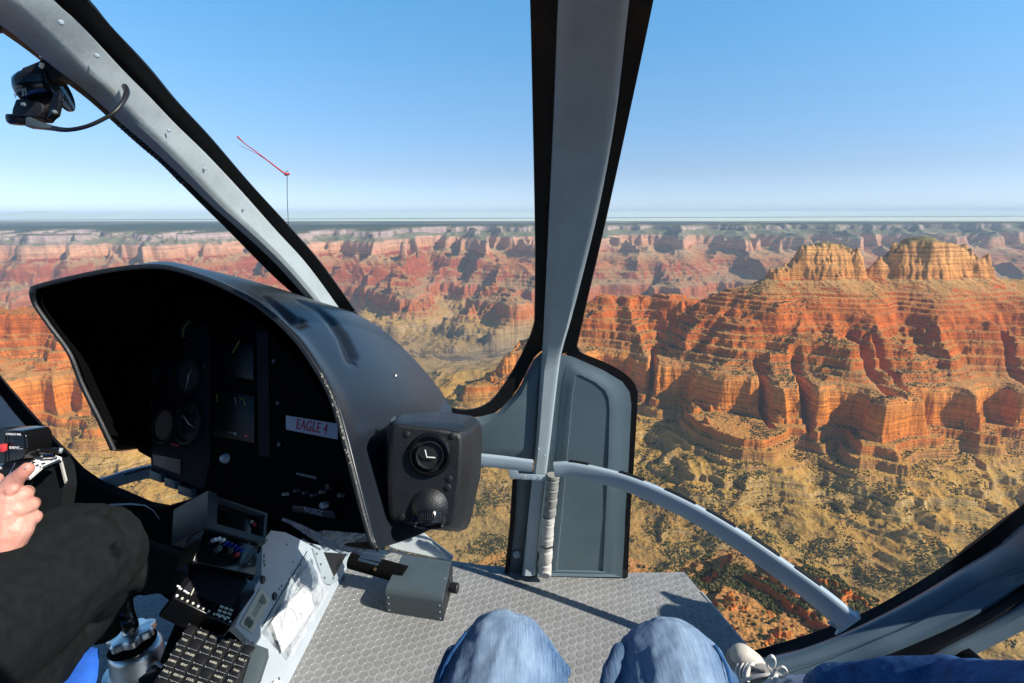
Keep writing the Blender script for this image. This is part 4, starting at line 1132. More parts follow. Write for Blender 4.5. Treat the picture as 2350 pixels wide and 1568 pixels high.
MB().tube([c1 + Vector((-.006, -.004, .010)), c1 + Vector((-.004, -.004, -.002)), c1 + Vector((.009, -.004, -.003))], .0011, 8).build('vent_vane', MT['needle'], v1)
c2 = P(986, 1163, .787)
v2 = MB().lathe([(0, .018), (.010, .017), (.020, .012), (.028, .004), (.0315, -.004), (.033, -.006)], c2, FNrm, 40).build('eyeball_vent', MT['vent'], con)
dn = (FNrm * .62 + Vector((.03, 0, -.72))).normalized()
MB().lathe([(.0225, .0), (.0232, .014), (.0215, .017), (.0195, .015), (.018, .004), (0, .003)], c2 + dn * .012, dn, 40).build('vent_ring', MT['glossb'], v2)
mb = MB(); x_, y_, z_ = basis(dn)
for i in range(44):
    a = 2 * math.pi * i / 44; d = x_ * math.cos(a) + y_ * math.sin(a)
    mb.tube([c2 + dn * .016 + d * .0233, c2 + dn * .026 + d * .0236], .0007, 5)
mb.build('grip_ridges', MT['black'], v2)
for x, y in ((934, 997), (1038, 1001), (1031, 1099), (1028, 1119), (1012, 1192), (922, 1186)):
    c0 = P(x, y, .786); MB().lathe([(0, .0030), (.003, .0032), (.0052, .002), (.0058, 0)], c0, FNrm, 16).build('vent_screw', MT['black'], vb)
# strut between hood tip and vent box, grey edge
mb = MB(); mb.poly([P(898, 965, .84), P(908, 955, .85), P(900, 1190, .83), P(885, 1240, .78), P(880, 1235, .78), P(889, 1100, .83)], .004); mb.build('hood_bracket', MT['box'], con)

# --- radio stack of the pedestal
def quad_plate(name, pts, th, m_, par, bv=.0008):
    mb = MB(); mb.poly(pts, th, bevel=bv); return mb.build(name, m_, par)
# bezel with sunken radio
SO = P(470, 1130, 1.02); SX_ = P(607, 1180, 1.10); SY_ = P(468, 1212, .99)
SN = (SX_ - SO).cross(SY_ - SO).normalized()
if SN.dot(SO) > 0: SN = -SN
def K(x, y, h=0.0): return on_plane(x, y, SO, SN) + SN * h
su = (K(600, 1180) - K(470, 1132)).normalized(); sv = (K(470, 1130) - K(468, 1210)).normalized()
o_ = [(470, 1130), (607, 1180), (601, 1252), (467, 1214)]; i_ = [(492, 1148), (600, 1186), (596, 1236), (490, 1206)]
mb = MB(); vo = [mb.bm.verts.new(K(a, b, .012)) for a, b in o_]; vi = [mb.bm.verts.new(K(a, b, .012)) for a, b in i_]; vd = [mb.bm.verts.new(K(a, b, -.012)) for a, b in i_]; vb_ = [mb.bm.verts.new(K(a, b, -.12)) for a, b in o_]
for i in range(4):
    j = (i + 1) % 4
    for q_ in ((vo[i], vo[j], vi[j], vi[i]), (vi[i], vi[j], vd[j], vd[i]), (vb_[i], vb_[j], vo[j], vo[i])): mb.bm.faces.new(q_)
mb.bm.faces.new(list(reversed(vb_)))
bez = mb.build('radio_bezel', MT['box'], con, smooth=False)
rad = quad_plate('radio', [K(490, 1146, -.008), K(602, 1185, -.008), K(598, 1238, -.008), K(488, 1207, -.008)], .05, MT['glossb'], con)
MB().lathe([(.0018, 0), (.0032, 0), (.0032, .002), (.0018, .002)], K(581, 1196, -.006), SN, 16).build('knob', MT['lum'], rad)
MB().lathe([(0, .003), (.004, .003), (.004, 0)], K(587, 1203, -.006), SN, 16).build('knob', MT['redb'], rad)
# audio panel with toggles
ap = quad_plate('audio_panel', [K(466, 1218, .004), K(590, 1250, .004), K(584, 1322, .004), K(440, 1290, .004)], .06, MT['glossb'], con)
for i, (x, y) in enumerate(((484, 1243), (493, 1241), (503, 1244))):
    MB().lathe([(0, .012), (.0035, .011), (.004, 0)], K(x, y, .006), SN, 12).build('toggle', MT['white'], ap)
for i in range(5):
    x, y = 511 + i * 9, 1251 + i * 4
    MB().tube([K(x - 2, y + 2, .007), K(x + 3, y - 3, .016)], .0022, 8).build('toggle', MT['bluel'], ap)
for x, y in ((548, 1258), (549, 1290)):
    MB().tube([K(x, y + 6, .006), K(x + 1, y, .012), K(x + 12, y - 6, .020)], .0013, 8).build('toggle_lever', MT['steel'], ap)
for x, y, r_, m_ in ((488, 1255, .006, MT['glossb']), (494, 1262, .007, MT['box']), (520, 1268, .008, MT['black']), (522, 1268, .003, MT['grey']), (536, 1276, .004, MT['redb'])):
    MB().lathe([(0, .010), (r_ * .8, .010), (r_, .006), (r_, 0)], K(x, y, .006), SN, 20).build('knob', m_, ap)
# moving-map display unit
MO = P(400, 1370, .92); mx_ = P(530, 1430, .95); my_ = P(470, 1300, 1.0)
MN = (mx_ - MO).cross(my_ - MO).normalized()
if MN.dot(MO) > 0: MN = -MN
def D(x, y, h=0.0): return on_plane(x, y, MO, MN) + MN * h
mu = (D(530, 1430) - D(400, 1370)).normalized(); mv = MN.cross(mu)
if mv.z < 0 and mv.y < 0: mv = -mv
du = quad_plate('map_display', [D(452, 1292), D(588, 1335), D(585, 1360), D(532, 1438), D(397, 1372), D(400, 1362)], .055, MT['glossb'], con, .002)
quad_plate('display_glass', [D(462, 1302, .002), D(568, 1336, .002), D(528, 1400, .002), D(420, 1352, .002)], .002, MT['panel'], du)
for i in range(11):
    x = 405 + i * 12.2; y = 1369 + i * 5.9
    c0 = D(x, y, .001); MB().lathe([(0, .002), (.0016 if i % 3 else .0022, .002), (.0024, 0)], c0, MN, 12).build('button', MT['lum'] if i % 4 else MT['white'], du)
rnd = random.Random(9)
for n_, (x0, y0) in enumerate(((413, 1352), (424, 1358), (430, 1362), (409, 1347))):
    c0 = D(x0, y0, .001); MB().box(c0, mu * .003, mv * .0012, MN * .001).build('button', MT['white'], du)
for r_i in range(3):
    for c_i in range(3):
        x = 508 + c_i * 11 - r_i * 4; y = 1394 + c_i * 3.5 + r_i * 9
        c0 = D(x, y, .001); MB().box(c0, mu * .0035, mv * .0018, MN * .001).build('button', MT['lum'], du)
MB().tube([D(437, 1368, .002), D(444, 1352, .002)], .0011, 6).build('stylus_clip', MT['lum'], du)
MB().tube([D(528, 1438, .002), D(582, 1362, .002)], .0012, 6).build('case_edge', MT['box'], du)
# keypad with lettered caps
KO = P(380, 1560, .86); ky_ = P(430, 1440, .93); kx_ = P(560, 1530, .90)
KN = (kx_ - KO).cross(ky_ - KO).normalized()
if KN.dot(KO) > 0: KN = -KN
def Q(x, y, h=0.0): return on_plane(x, y, KO, KN) + KN * h
kp = quad_plate('switch_panel', [Q(430, 1432, -.002), Q(612, 1492, -.002), Q(560, 1640, -.002), Q(350, 1580, -.002), Q(352, 1565, -.002)], .03, MT['black'], con, .001)
quad_plate('panel_rim', [Q(584, 1478, .001), Q(616, 1490, .001), Q(566, 1640, .001), Q(536, 1630, .001)], .03, MT['box'], con)
names = [['FUEL P', 'DOORS', 'GEN', 'BAT 2', '', 'HORN', '', ''], ['BAT SW', 'ACCU', 'P.HEAT', 'INST LT', 'POS', '', 'PITOT', ''], ['PUMP', 'WIPER', 'LDG LT', 'FAN', 'CABIN', '', '', 'FUEL'], ['CRANK', 'STROBE', '', 'HYD', 'WARN', '', 'AV 1', 'AV 2']]
col0 = [(438, 1448), (424, 1472), (410, 1496), (396, 1520), (384, 1545), (370, 1572)]
words = ['FUEL P', 'ENG', 'BAT', 'GEN SW', 'HORN', 'TAXI', 'COOL', 'P.HEAT', 'LAMP', 'POS LT', 'FAN', 'FUEL P', 'PITOT', 'STROBE', 'HYD', 'CABIN', 'HOIST', 'INST', 'VENT', 'WIPER']
rnd = random.Random(2)
for ri, (x0, y0) in enumerate(col0):
    nx = 6 if ri else 4
    for ci in range(6):
        if ri == 0 and ci > 3: pass
        x = x0 + ci * 26.5; y = y0 + ci * 9.2
        if not (x < 586): continue
        c0 = Q(x, y, .002)
        ku = (Q(x + 10, y + 3.5) - Q(x, y)).normalized(); kv = KN.cross(ku)
        if (CM.inverted() @ kv).y < 0: kv = -kv
        kc = MB().box(c0, ku * .0082, kv * .0078, KN * .003, bevel=.0012).build('key', MT['key'], kp)
        e = .0086
        mb = MB(); q0 = c0 + KN * .001
        mb.tube([q0 + ku * -e + kv * e, q0 + ku * -e - kv * e, q0 + ku * e - kv * e], .0004, 4); mb.build('key_outline', MT['grey'], kc)
        if (ri * 7 + ci * 3) % 5: text('lettering', words[(ri * 5 + ci * 3) % len(words)], c0 + KN * .0032, ku, kv, .0048, MT['lum'], kc, .0001)
        else:
            pass
# --- pale side panel of the pedestal
A0 = onz(800, 1300, FLOOR); A1 = onz(665, 1568, FLOOR); A2 = P(608, 1178, 1.32)
AN = (A1 - A0).cross(A2 - A0).normalized()
if AN.dot(A0) > 0: AN = -AN
def W(x, y, h=0.0): return on_plane(x, y, A0, AN) + AN * h
wpx = [(606, 1177), (626, 1178), (634, 1200), (650, 1218), (668, 1226), (700, 1236), (760, 1250), (802, 1262), (800, 1296), (740, 1415), (652, 1590), (600, 1700), (540, 1680), (584, 1520), (600, 1495), (538, 1438), (548, 1416), (590, 1340), (600, 1322), (602, 1250)]
wp = quad_plate('side_panel', [W(a, b) for a, b in wpx], .02, MT['sidep'], con, 0)
for x, y, r_ in ((618, 1186, 3), (614, 1220, 3), (612, 1240, 3), (658, 1250, 3), (672, 1290, 3), (690, 1297, 3), (700, 1282, 3), (662, 1360 - 20, 3), (640, 1338 + 14, 3), (632, 1368, 3), (606, 1276, 4), (606, 1288, 4), (607, 1297, 4), (680, 1318, 3), (664, 1330, 3), (646, 1345, 3), (560, 1470, 3), (580, 1476, 3), (598, 1560, 4), (640, 1558, 4), (690, 1470, 2), (700, 1450, 2), (672, 1500, 2), (720, 1420, 2)):
    MB().lathe([(0, .0012), (.0008 * r_, .0010), (.0011 * r_, 0)], W(x, y, 0), AN, 12).build('rivet', MT['box'] if r_ > 2 else MT['lgrey'], wp)
for x, y in ((602, 1331), (629, 1369)):
    MB().lathe([(.004, .0015), (.009, .003), (.010, 0)], W(x, y), AN, 20).build('quarter_turn_fastener', MT['black'], wp)
    MB().lathe([(0, .003), (.0035, .003), (.004, 0)], W(x, y), AN, 16).build('fastener_head', MT['box'], wp)
# seam and edge shadow gap
MB().tube([W(704, 1266, .001), W(668, 1325, .001), W(640, 1372, .001), W(600, 1440, .001)], .0018, 6).build('panel_seam', MT['box'], wp)
# triangular bracket
tb = quad_plate('corner_bracket', [W(714, 1258, .006), W(738, 1330, .006), W(744, 1340, .006), W(756, 1343, .006), W(768, 1336, .006), W(806, 1272, .006), W(800, 1266, .006)], .005, MT['grey'], con, .0008)
quad_plate('bracket_opening', [W(738, 1268, .0068), W(762, 1325, .0068), W(792, 1272, .0068)], .001, MT['black'], tb, 0)
for x, y in ((722, 1272), (731, 1296), (740, 1327), (760, 1328), (800, 1272)):
    MB().lathe([(0, .003), (.003, .0026), (.0042, 0)], W(x, y, .006), AN, 16).build('bracket_screw', MT['steel'], tb)
# cream placard
pc = quad_plate('placard', [W(596, 1349, .002), W(620, 1374, .002), W(578, 1454, .002), W(549, 1433, .002)], .0012, MT['cream'], con, 0)
pc["label"] = 'cream placard with lines of small print'
pu = (W(620, 1374) - W(596, 1349)).normalized(); pv_ = (W(596, 1349) - W(549, 1433)).normalized()
for i in range(5):
    o0 = W(600, 1367, .003) + pu * .004 * i * 1.4
    mb = MB(); mb.box(o0 - pv_ * .008, pv_ * (.012 - .0015 * i), pu * .0008, AN * .0003); mb.build('print_line', MT['ink'], pc)
for i in range(7):
    o0 = W(562, 1423, .003) + pu * .0045 * i
    mb = MB(); mb.box(o0, pv_ * (.008 + .002 * (i % 3)), pu * .0009, AN * .0003); mb.build('print_line', MT['ink'], pc)
for i in range(3):
    o0 = W(588, 1390, .003) + pu * .006 * i
    mb = MB(); mb.box(o0 - pv_ * .006, pv_ * .020, pu * .0003, AN * .0003); mb.build('print_line', MT['ink'], pc)
# ------------------------------------------------------------------ more console and cabin pieces
quad_plate('pedestal_body', [P(a, b, 1.28) for a, b in ((300, 1215), (480, 1150), (600, 1230), (590, 1330), (545, 1440), (590, 1500), (560, 1700), (330, 1700), (352, 1560), (385, 1470), (415, 1400), (340, 1340), (290, 1300))], .05, MT['matte'], con, 0)
quad_plate('under_cover', [P(a, b, 1.30) for a, b in ((560, 1140), (880, 1190), (905, 1225), (880, 1262), (800, 1268), (700, 1244), (655, 1222), (600, 1215))], .03, MT['matte'], con, 0)
# closed back of the hood
mb = MB(); rows_ = [row[-1] for row in secs[::8]]
cc_ = P(600, 930, 1.22); mb.loft([rows_, [cc_.lerp(p, .93) for p in rows_], [cc_.lerp(p, .5) for p in rows_], [cc_.lerp(p, .02) for p in rows_]]); mb.build('hood_back', MT['matte'], hood)
quad_plate('lower_door_panel', [P(a, b, 1.27) for a, b in ((40, 1120), (80, 1080), (120, 1050), (150, 1062), (165, 1078), (215, 1112), (270, 1134), (330, 1160), (372, 1168), (430, 1150), (480, 1330), (150, 1400), (-50, 1300))], .03, MT['matte'], cab, 0)
MB().tube([P(252, 1159, 1.22), P(300, 1157, 1.22), P(332, 1160, 1.22), P(352, 1172, 1.22), P(366, 1192, 1.22)], [.0022, .0022, .0016, .0009, .0006], 8).build('pedal_guard', MT['grey'], cab)

def march(px, py, caps, d0=.25, d1=2.2, st=.0015):
    r_ = ray(px, py); d = d0
    while d < d1:
        p = r_ * d
        for a, ra_, b, rb_ in caps:
            ab = b - a; t = max(0, min(1, (p - a).dot(ab) / max(1e-9, ab.length_squared)))
            if (p - a - ab * t).length < ra_ + (rb_ - ra_) * t: return p
        d += st
    return r_ * d1

# ------------------------------------------------------------------ magnetic compass hanging from the pillar
cmp_ = empty('magnetic_compass', P(85, 165, .66), 'black magnetic compass hanging under the left pillar with a cable', 'compass')
cd = .64
cx0 = P(40, 206, cd); cx1 = P(138, 200, cd + .01); ax = (cx1 - cx0).normalized(); Lc = (cx1 - cx0).length
MB().lathe([(0, -.002), (.010, .000), (.0165, .004), (.0205, .012), (.0215, .020), (.0212, Lc * .78), (.0218, Lc * .80), (.0218, Lc * .86), (.020, Lc * .87), (.019, Lc * .90), (0, Lc * .90)], cx0, ax, 40).build('compass_body', MT['glossb'], cmp_)
MB().lathe([(0, 0), (.0235, 0), (.0255, .0015), (.0255, .0040), (.0235, .0052), (0, .0052)], cx0 + ax * Lc * .92 + Vector((0, 0, -.004)), (ax + Vector((0, 0, .12))).normalized(), 36).build('flange', MT['glossb'], cmp_)
mb = MB(); mb.poly([P(38, 172, .625), P(52, 155, .625), P(100, 140, .625), P(112, 130, .625), P(132, 140, .63), P(146, 168, .635), P(136, 180, .635), P(120, 182, .63), P(108, 186, .63), P(60, 196, .63), P(42, 200, .63)], .030, bevel=.0015); brk = mb.build('mount_bracket', MT['black'], cmp_)
MB().tube([P(92, 134, .622), P(112, 134, .622), P(130, 142, .622), P(146, 152, .625)], .0016, 8, flat=.5).build('mount_strap', MT['box'], brk)
for x, y in ((97, 129), (97, 148), (95, 153)):
    MB().lathe([(0, .003), (.0020, .003), (.0026, 0)], P(x, y, .620), -P(x, y, 1), 12).build('bolt', MT['steel'], brk)
mb = MB(); mb.poly([P(28, 250, .615), P(36, 228, .615), P(52, 226, .615), P(60, 232, .615), P(94, 236, .618), P(99, 245, .618), P(97, 256, .618), P(88, 268, .618), P(26, 266, .615)], .022, bevel=.0012); lb = mb.build('adjuster_housing', MT['black'], cmp_)
MB().lathe([(0, .0022), (.0020, .002), (.0028, 0)], P(55, 240, .613), -P(55, 240, 1), 12).build('screw', MT['steel'], lb)
MB().lathe([(.0098, 0), (.0108, .004), (.0105, .008), (.0085, .0105), (0, .011)], P(38, 265, .625), Vector((0, 0, -1)), 24).build('adjuster_knob', MT['black'], lb)
mb = MB(); mb.poly([P(125, 210, .624), P(137, 206, .624), P(136, 225, .622), P(128, 262, .622), P(112, 274, .622), P(106, 272, .622), P(104, 256, .622), P(114, 240, .622)], .006, bevel=.001); mb.build('lower_lug', MT['glossb'], cmp_)
MB().lathe([(0, .0022), (.0022, .002), (.003, 0)], P(125, 257, .619), -P(125, 257, 1), 12).build('lug_screw', MT['steel'], cmp_)
xd_ = (P(62, 216, cd) - P(38, 220, cd)).normalized()
for i, (x, h_) in enumerate(((37, 4), (40, 9), (44, 5), (48, 5), (53, 10), (58, 6))):
    y = 206 - i * .8
    caps_ = [(cx0 + ax * .018, .0215, cx1, .0215), (cx0 + ax * .012, .0185, cx0 + ax * .02, .0215)]
    a = march(x, y, caps_, .5, .8, .0005); b = march(x, y + h_ , caps_, .5, .8, .0005)
    MB().tube([a - a.normalized() * .0004, b - b.normalized() * .0004], .0006, 6).build('heading_mark', MT['lum'], cmp_)
for ch, x, y in (('N', 38.5, 220), ('33', 55, 215)):
    a = march(x, y, caps_, .5, .8, .0005); a = a - a.normalized() * .0014
    text('lettering', ch, a, (P(60, 213, .6) - P(38, 219, .6)), CM @ Vector((.1, 1, 0)), (.0080), MT['lum'], cmp_, .0002)
mb = MB(); mb.poly([P(58, 270, .60), P(66, 268, .60), P(84, 276, .60), P(110, 286, .602), P(118, 288, .602), P(116, 296, .602), P(98, 294, .602), P(57, 290, .60)], .009, bevel=.001); mb.build('cable_plug', MT['box'], cmp_)
cab_pts = catmull([P(112, 290, .606), P(130, 296, .604), P(160, 298, .60), P(200, 290, .60), P(240, 272, .605), P(266, 254, .61), P(283, 232, .62), P(291, 212, .635), P(287, 200, .655), P(286, 199, .70)], 8)
MB().tube(cab_pts, [.0026, .0030, .0024, .0022, .0022, .0022, .0028, .0034, .0036, .0036], 12).build('cable', MT['black'], cmp_)

# ------------------------------------------------------------------ yaw string outside the windscreen
yaw = empty('yaw_string', P(661, 515, 1.22), 'thin dark mast with a red yarn streamer blowing outside the windscreen', 'wind streamer')
MB().tube([P(662, 520, 1.22), P(659, 452, 1.22), P(659, 398, 1.22)], .0008, 8).build('mast', MT['wire'], yaw)
mb = MB(); lo_ = [P(659 + 3 * math.cos(a), 397 + 4 * math.sin(a), 1.22) for a in np.linspace(0, 6.28, 14)]; mb.tube(lo_, .0007, 6); mb.build('mast_eye', MT['wire'], yaw)
mb = MB(); mb.tube(catmull([P(660, 400, 1.22), P(650, 396, 1.22), P(625, 377, 1.22), P(590, 350, 1.23), P(562, 330, 1.24), P(545, 314, 1.245)], 6), [.0022, .0020, .0016, .0012, .0011, .0022], 8)
mb.tube(catmull([P(640, 389, 1.22), P(610, 366, 1.225), P(580, 348, 1.24), P(548, 333, 1.25)], 6), [.0010, .0009, .0006, .0004], 6)
mb.capsule(P(655, 401, 1.217), .0028, P(663, 400, 1.217), .0024)
mb.build('yarn', MT['yarn'], yaw)

# ------------------------------------------------------------------ riveted box on the floor
H_ = FLOOR + .082
bl, brr = onz(889, 1411, FLOOR), onz(1010, 1430, FLOOR)
tf = [onz(884, 1352, H_), onz(1014, 1372, H_), onz(1037, 1289, H_), onz(924, 1272, H_)]
kb = empty('riveted_box', (bl + brr) / 2, 'blue grey riveted metal box with a black knob standing on the studded floor', 'box')
down = Vector((0, 0, -.082))
f0, f1, b1, b0 = tf
vx = (f1 - f0); vy = (b0 - f0)
mb = MB(); cen_ = (f0 + f1 + b0 + b1) / 4 + down / 2
bmv = [mb.bm.verts.new(p) for p in (f0, f1, b1, b0, f0 + down, f1 + down, b1 + down, b0 + down)]
for q_ in ((0, 1, 2, 3), (7, 6, 5, 4), (0, 4, 5, 1), (1, 5, 6, 2), (2, 6, 7, 3), (3, 7, 4, 0)): mb.bm.faces.new([bmv[i] for i in q_])
e_ = [e for e in mb.bm.edges if set(e.verts) == {bmv[0], bmv[1]}]; bmesh.ops.bevel(mb.bm, geom=e_, offset=.020, segments=8, affect='EDGES', profile=.5)
mb.build('box_body', MT['box'], kb)
mb = MB(); mb.poly([f1.lerp(b1, .05) + vx.normalized() * .0015 + Vector((0, 0, -.022)), b1 + vx.normalized() * .0015, b1 + down + vx.normalized() * .0015, f1 + down * .98 + vx.normalized() * .0015], .0015, -vx); mb.build('side_cover', MT['black'], kb)
up_ = Vector((0, 0, 1)); fn_ = -vy.normalized()
for i in range(6):
    t = .06 + .15 * i
    for s_ in (.045, .955):
        p = (f0 + vx * s_).lerp(b0 + (b1 - b0) * s_, .22 + .72 * i / 5)
        MB().lathe([(0, .0015), (.0016, .0012), (.0024, 0)], p, up_, 10).build('rivet', MT['steel'] if i == 2 else MT['box'], kb)
for i in range(3):
    for s_ in (.045, .955):
        p = f0 + vx * s_ + Vector((0, 0, -.028 - .022 * i)); fnr = vx.cross(down).normalized()
        if fnr.y > 0: fnr = -fnr
        MB().lathe([(0, .0015), (.0016, .0012), (.0024, 0)], p, fnr, 10).build('rivet', MT['grey'], kb)
kc = f1.lerp(b1, .55) + Vector((0, 0, -.035)); kx = vx.normalized()
MB().lathe([(.020, 0), (.020, .003), (.013, .006), (.013, .010), (.0155, .012), (.0158, .030), (.014, .032), (0, .032)], kc, kx, 28).build('knob', MT['black'], kb)

# black tube with a brass bolt beside it
tb_ = empty('torque_tube', P(830, 1310, 1.62), 'short black tube with a brass bolt lying between console and riveted box', 'tube')
MB().tube([P(806, 1285, 1.62), P(930, 1320, 1.58)], .027, 28).build('tube', MT['matte'], tb_)
MB().lathe([(0, .006), (.0045, .006), (.006, .002), (.006, 0)], P(861, 1307, 1.565), -P(861, 1307, 1) + Vector((0, 0, .3)), 8).build('bolt', MT['brass'], tb_)

# ------------------------------------------------------------------ plastic bag with folded paper on the side panel
bag = empty('plastic_bag', W(640, 1490), 'clear crinkled plastic bag holding folded white paper, leaning on the pale side panel', 'plastic bag')
ppb = [(699, 1337), (706, 1368), (712, 1398), (690, 1430), (664, 1466), (639, 1500), (626, 1468), (611, 1430), (640, 1395), (672, 1365)]
mb = MB(); mb.poly([W(a, b, .012 + .002 * math.sin(i * 2.1)) for i, (a, b) in enumerate(ppb)], .0012); mb.build('folded_paper', MT['paper'], bag, smooth=False)
mb = MB(); mb.poly([W(a, b, .0155) for a, b in ((650, 1395), (662, 1402), (672, 1425), (690, 1412), (706, 1392), (701, 1350))], .0006); mb.build('paper_fold', MT['paper'], bag, smooth=False)
rnd = random.Random(5)
def crinkle(name, cor, n, m, h0, amp, mt_, par):
    V = []; Fc = []
    A, B, C_, D_ = [Vector((a, b, 0)) for a, b in cor]
    for j in range(m + 1):
        for i in range(n + 1):
            u, v = i / n, j / m
            p = (A.lerp(B, u)).lerp(D_.lerp(C_, u), v)
            V.append(tuple(W(p.x, p.y, h0 + amp * (perlin(np.array([u * 5 + v * 2.0]), np.array([v * 7.0 - u * 3]), 5)[0] + .6 * abs(perlin(np.array([u * 11.0]), np.array([v * 13.0]), 6)[0])))))
    for j in range(m):
        for i in range(n):
            a = j * (n + 1) + i; Fc.append((a, a + 1, a + n + 2, a + n + 1))
    me = bpy.data.meshes.new(name); me.from_pydata(V, [], Fc); me.update()
    o = link(name, me, mt_, par, True); so = o.modifiers.new('t', 'SOLIDIFY'); so.thickness = .0004
    return o
crinkle('bag_film', [(700, 1278), (742, 1360), (651, 1512), (594, 1448)], 34, 44, .020, .006, MT['film'], bag)
MB().tube([W(702, 1262, .012), W(680, 1300, .015), W(645, 1352, .015), W(598, 1436, .015)], .0012, 6).build('bag_seam', MT['film'], bag)
pf = empty('folded_sheet', W(650, 1585), 'corner of a white sheet at the foot of the side panel', 'paper')
mb = MB(); mb.poly([W(625, 1560, .01), W(640, 1568, .01), W(630, 1600, .01), W(600, 1590, .01)], .001); mb.build('sheet', MT['paper'], pf)

# ------------------------------------------------------------------ bundle of milky plastic strips
bun = empty('plastic_strips', P(760, 1255, 1.05), 'bundle of milky plastic strips poking out below the instrument console', 'plastic strips')
def pstrip(a, b, w, d0, d1, bow=0.0, mt_=None):
    A = Vector((a[0], a[1], 0)); B = Vector((b[0], b[1], 0)); n_ = (B - A).normalized(); n_ = Vector((-n_.y, n_.x, 0)) * w / 2
    Ls = []; Rs_ = []
    for i in range(9):
        t = i / 8; p = A.lerp(B, t); p.y += bow * math.sin(math.pi * t); d = d0 + (d1 - d0) * t - .004 * math.sin(math.pi * t)
        Ls.append(P(p.x - n_.x, p.y - n_.y, d)); Rs_.append(P(p.x + n_.x, p.y + n_.y, d))
    MB().strip(Ls, Rs_, .0009, .0012, 3).build('strip', mt_ or MT['strip'], bun)
pstrip((648, 1190), (775, 1258), 10, 1.12, 1.02, -4)
pstrip((662, 1192), (800, 1272), 14, 1.13, 1.00, 6)
pstrip((684, 1210), (872, 1286), 9, 1.10, .97, 4)
pstrip((720, 1236), (884, 1278), 8, 1.10, .96, 2)
pstrip((734, 1250), (888, 1270), 7, 1.09, .955, 0)
pstrip((738, 1258), (856, 1205), 6, 1.08, 1.02, 2)
pstrip((752, 1262), (866, 1215), 5, 1.07, 1.02, 0)
pstrip((692, 1238), (736, 1262), 5, 1.12, 1.06)
pstrip((728, 1232), (800, 1222), 24, 1.12, 1.08, 0)
pstrip((760, 1236), (850, 1232), 22, 1.11, 1.05, 0)
for i in range(4):
    pstrip((822 + i * 4, 1284 - i * 6), (868 + i * 7, 1296 - i * 8.5), 5.5, .985 - .004 * i, .955 - .004 * i, 0, MT['white'])
MB().tube([P(737, 1243, 1.07), P(752, 1262, 1.06)], .006, 8).build('strip_tie', MT['strip'], bun)

# ------------------------------------------------------------------ control stick base
sb0 = onz(322, 1535, FLOOR)
stk = empty('control_stick', sb0, 'black bent control stick rising from a round polished metal base by the pilot', 'control stick')
MB().lathe([(0, .0), (.078, 0), (.080, .003), (.079, .007), (.066, .010), (.062, .016), (.059, .060), (.055, .070), (.050, .074), (.030, .078), (0, .078)], sb0 + Vector((0, 0, .001)), Vector((0, 0, 1)), 48).build('base_housing', MT['alu'], stk)
MB().lathe([(.052, .070), (.054, .076), (.050, .082), (.020, .088), (0, .088)], sb0, Vector((-.12, .05, 1)), 40).build('gaiter', MT['matte'], stk)
kn0 = sb0 + Vector((-.006, .006, .088)); kax = Vector((-.15, .06, 1)).normalized(); kx_2, ky_2, _ = basis(kax)
mb = MB(); secs2 = []
for r0_, h0_ in ((.0, .0), (.043, .0), (.050, .004), (.050, .018), (.046, .023), (.018, .026), (.0001, .026)):
    row = []
    for i in range(84):
        a = 2 * math.pi * i / 84; rr_ = r0_ * (1 + (.09 * math.cos(7 * a) if r0_ > .03 else 0))
        row.append(kn0 + kax * h0_ + (kx_2 * math.cos(a) + ky_2 * math.sin(a)) * max(rr_, .0002))
    secs2.append(row)
mb.loft(secs2, True, True); mb.build('scalloped_nut', MT['alu'], stk)
st0 = kn0 + kax * .026
MB().lathe([(.020, 0), (.018, .006), (.014, .012), (.012, .022), (0, .026)], st0, kax, 28).build('ferrule', MT['steel'], stk)
sp_ = catmull([st0 + kax * .012, P(300, 1438, 1.15), P(288, 1400, 1.13), P(286, 1360, 1.12), P(296, 1310, 1.11), P(300, 1260, 1.10)], 8)
MB().tube(sp_, .0155, 18).build('stick_tube', MT['glossb'], stk)
# small buckle by the keypad
bk = empty('buckle', P(355, 1530, 1.05), 'small black buckle beside the metal stick base', 'buckle')
MB().box(P(345, 1562, 1.03), P(365, 1545, 1.03) - P(345, 1562, 1.03), P(355, 1572, 1.03) - P(345, 1562, 1.03), Vector((0, 0, .012)), .005, 3).build('buckle_body', MT['glossb'], bk)
MB().tube([P(338, 1540, 1.02), P(345, 1526, 1.02), P(358, 1520, 1.02), P(372, 1530, 1.02)], .0035, 8).build('buckle_bar', MT['steel'], bk)

# ------------------------------------------------------------------ hand control on the pilot's left
hc = empty('grip_control', P(10, 1040, .92), 'black grip head with a red button and white lettering, left of the hand', 'control grip')
mb = MB(); mb.poly([P(-70, 992, .90), (P(20, 988, .90)), P(50, 990, .90), P(60, 1000, .90), P(62, 1030, .90), (P(56, 1046, .90)), (P(52, 1058, .90)), P(-10, 1066, .90), P(-70, 1070, .90)], .05, bevel=.004); mb.build('grip_head', MT['glossb'], hc)
MB().tube([P(14, 996, .897), P(13, 1060, .897)], .0008, 6).build('seam', MT['matte'], hc)
xr = CM @ Vector((1, -.03, 0)); yr = CM @ Vector((.03, 1, 0))
text('lettering', 'CARGO REL', P(31, 997, .893), xr, yr, .0050, MT['white'], hc)
text('lettering', 'IDENT', P(33, 1028, .893), xr, yr, .0062, MT['white'], hc)
MB().tube([P(42, 1031, .896), P(52, 1030, .896)], .0004, 5).build('underline', MT['white'], hc)
MB().box(P(6, 1028, .893), P(13, 1028, .893) - P(6, 1028, .893), P(6, 1036, .893) - P(6, 1028, .893), Vector((0, .004, 0)), .0015).build('button', MT['redb'], hc)
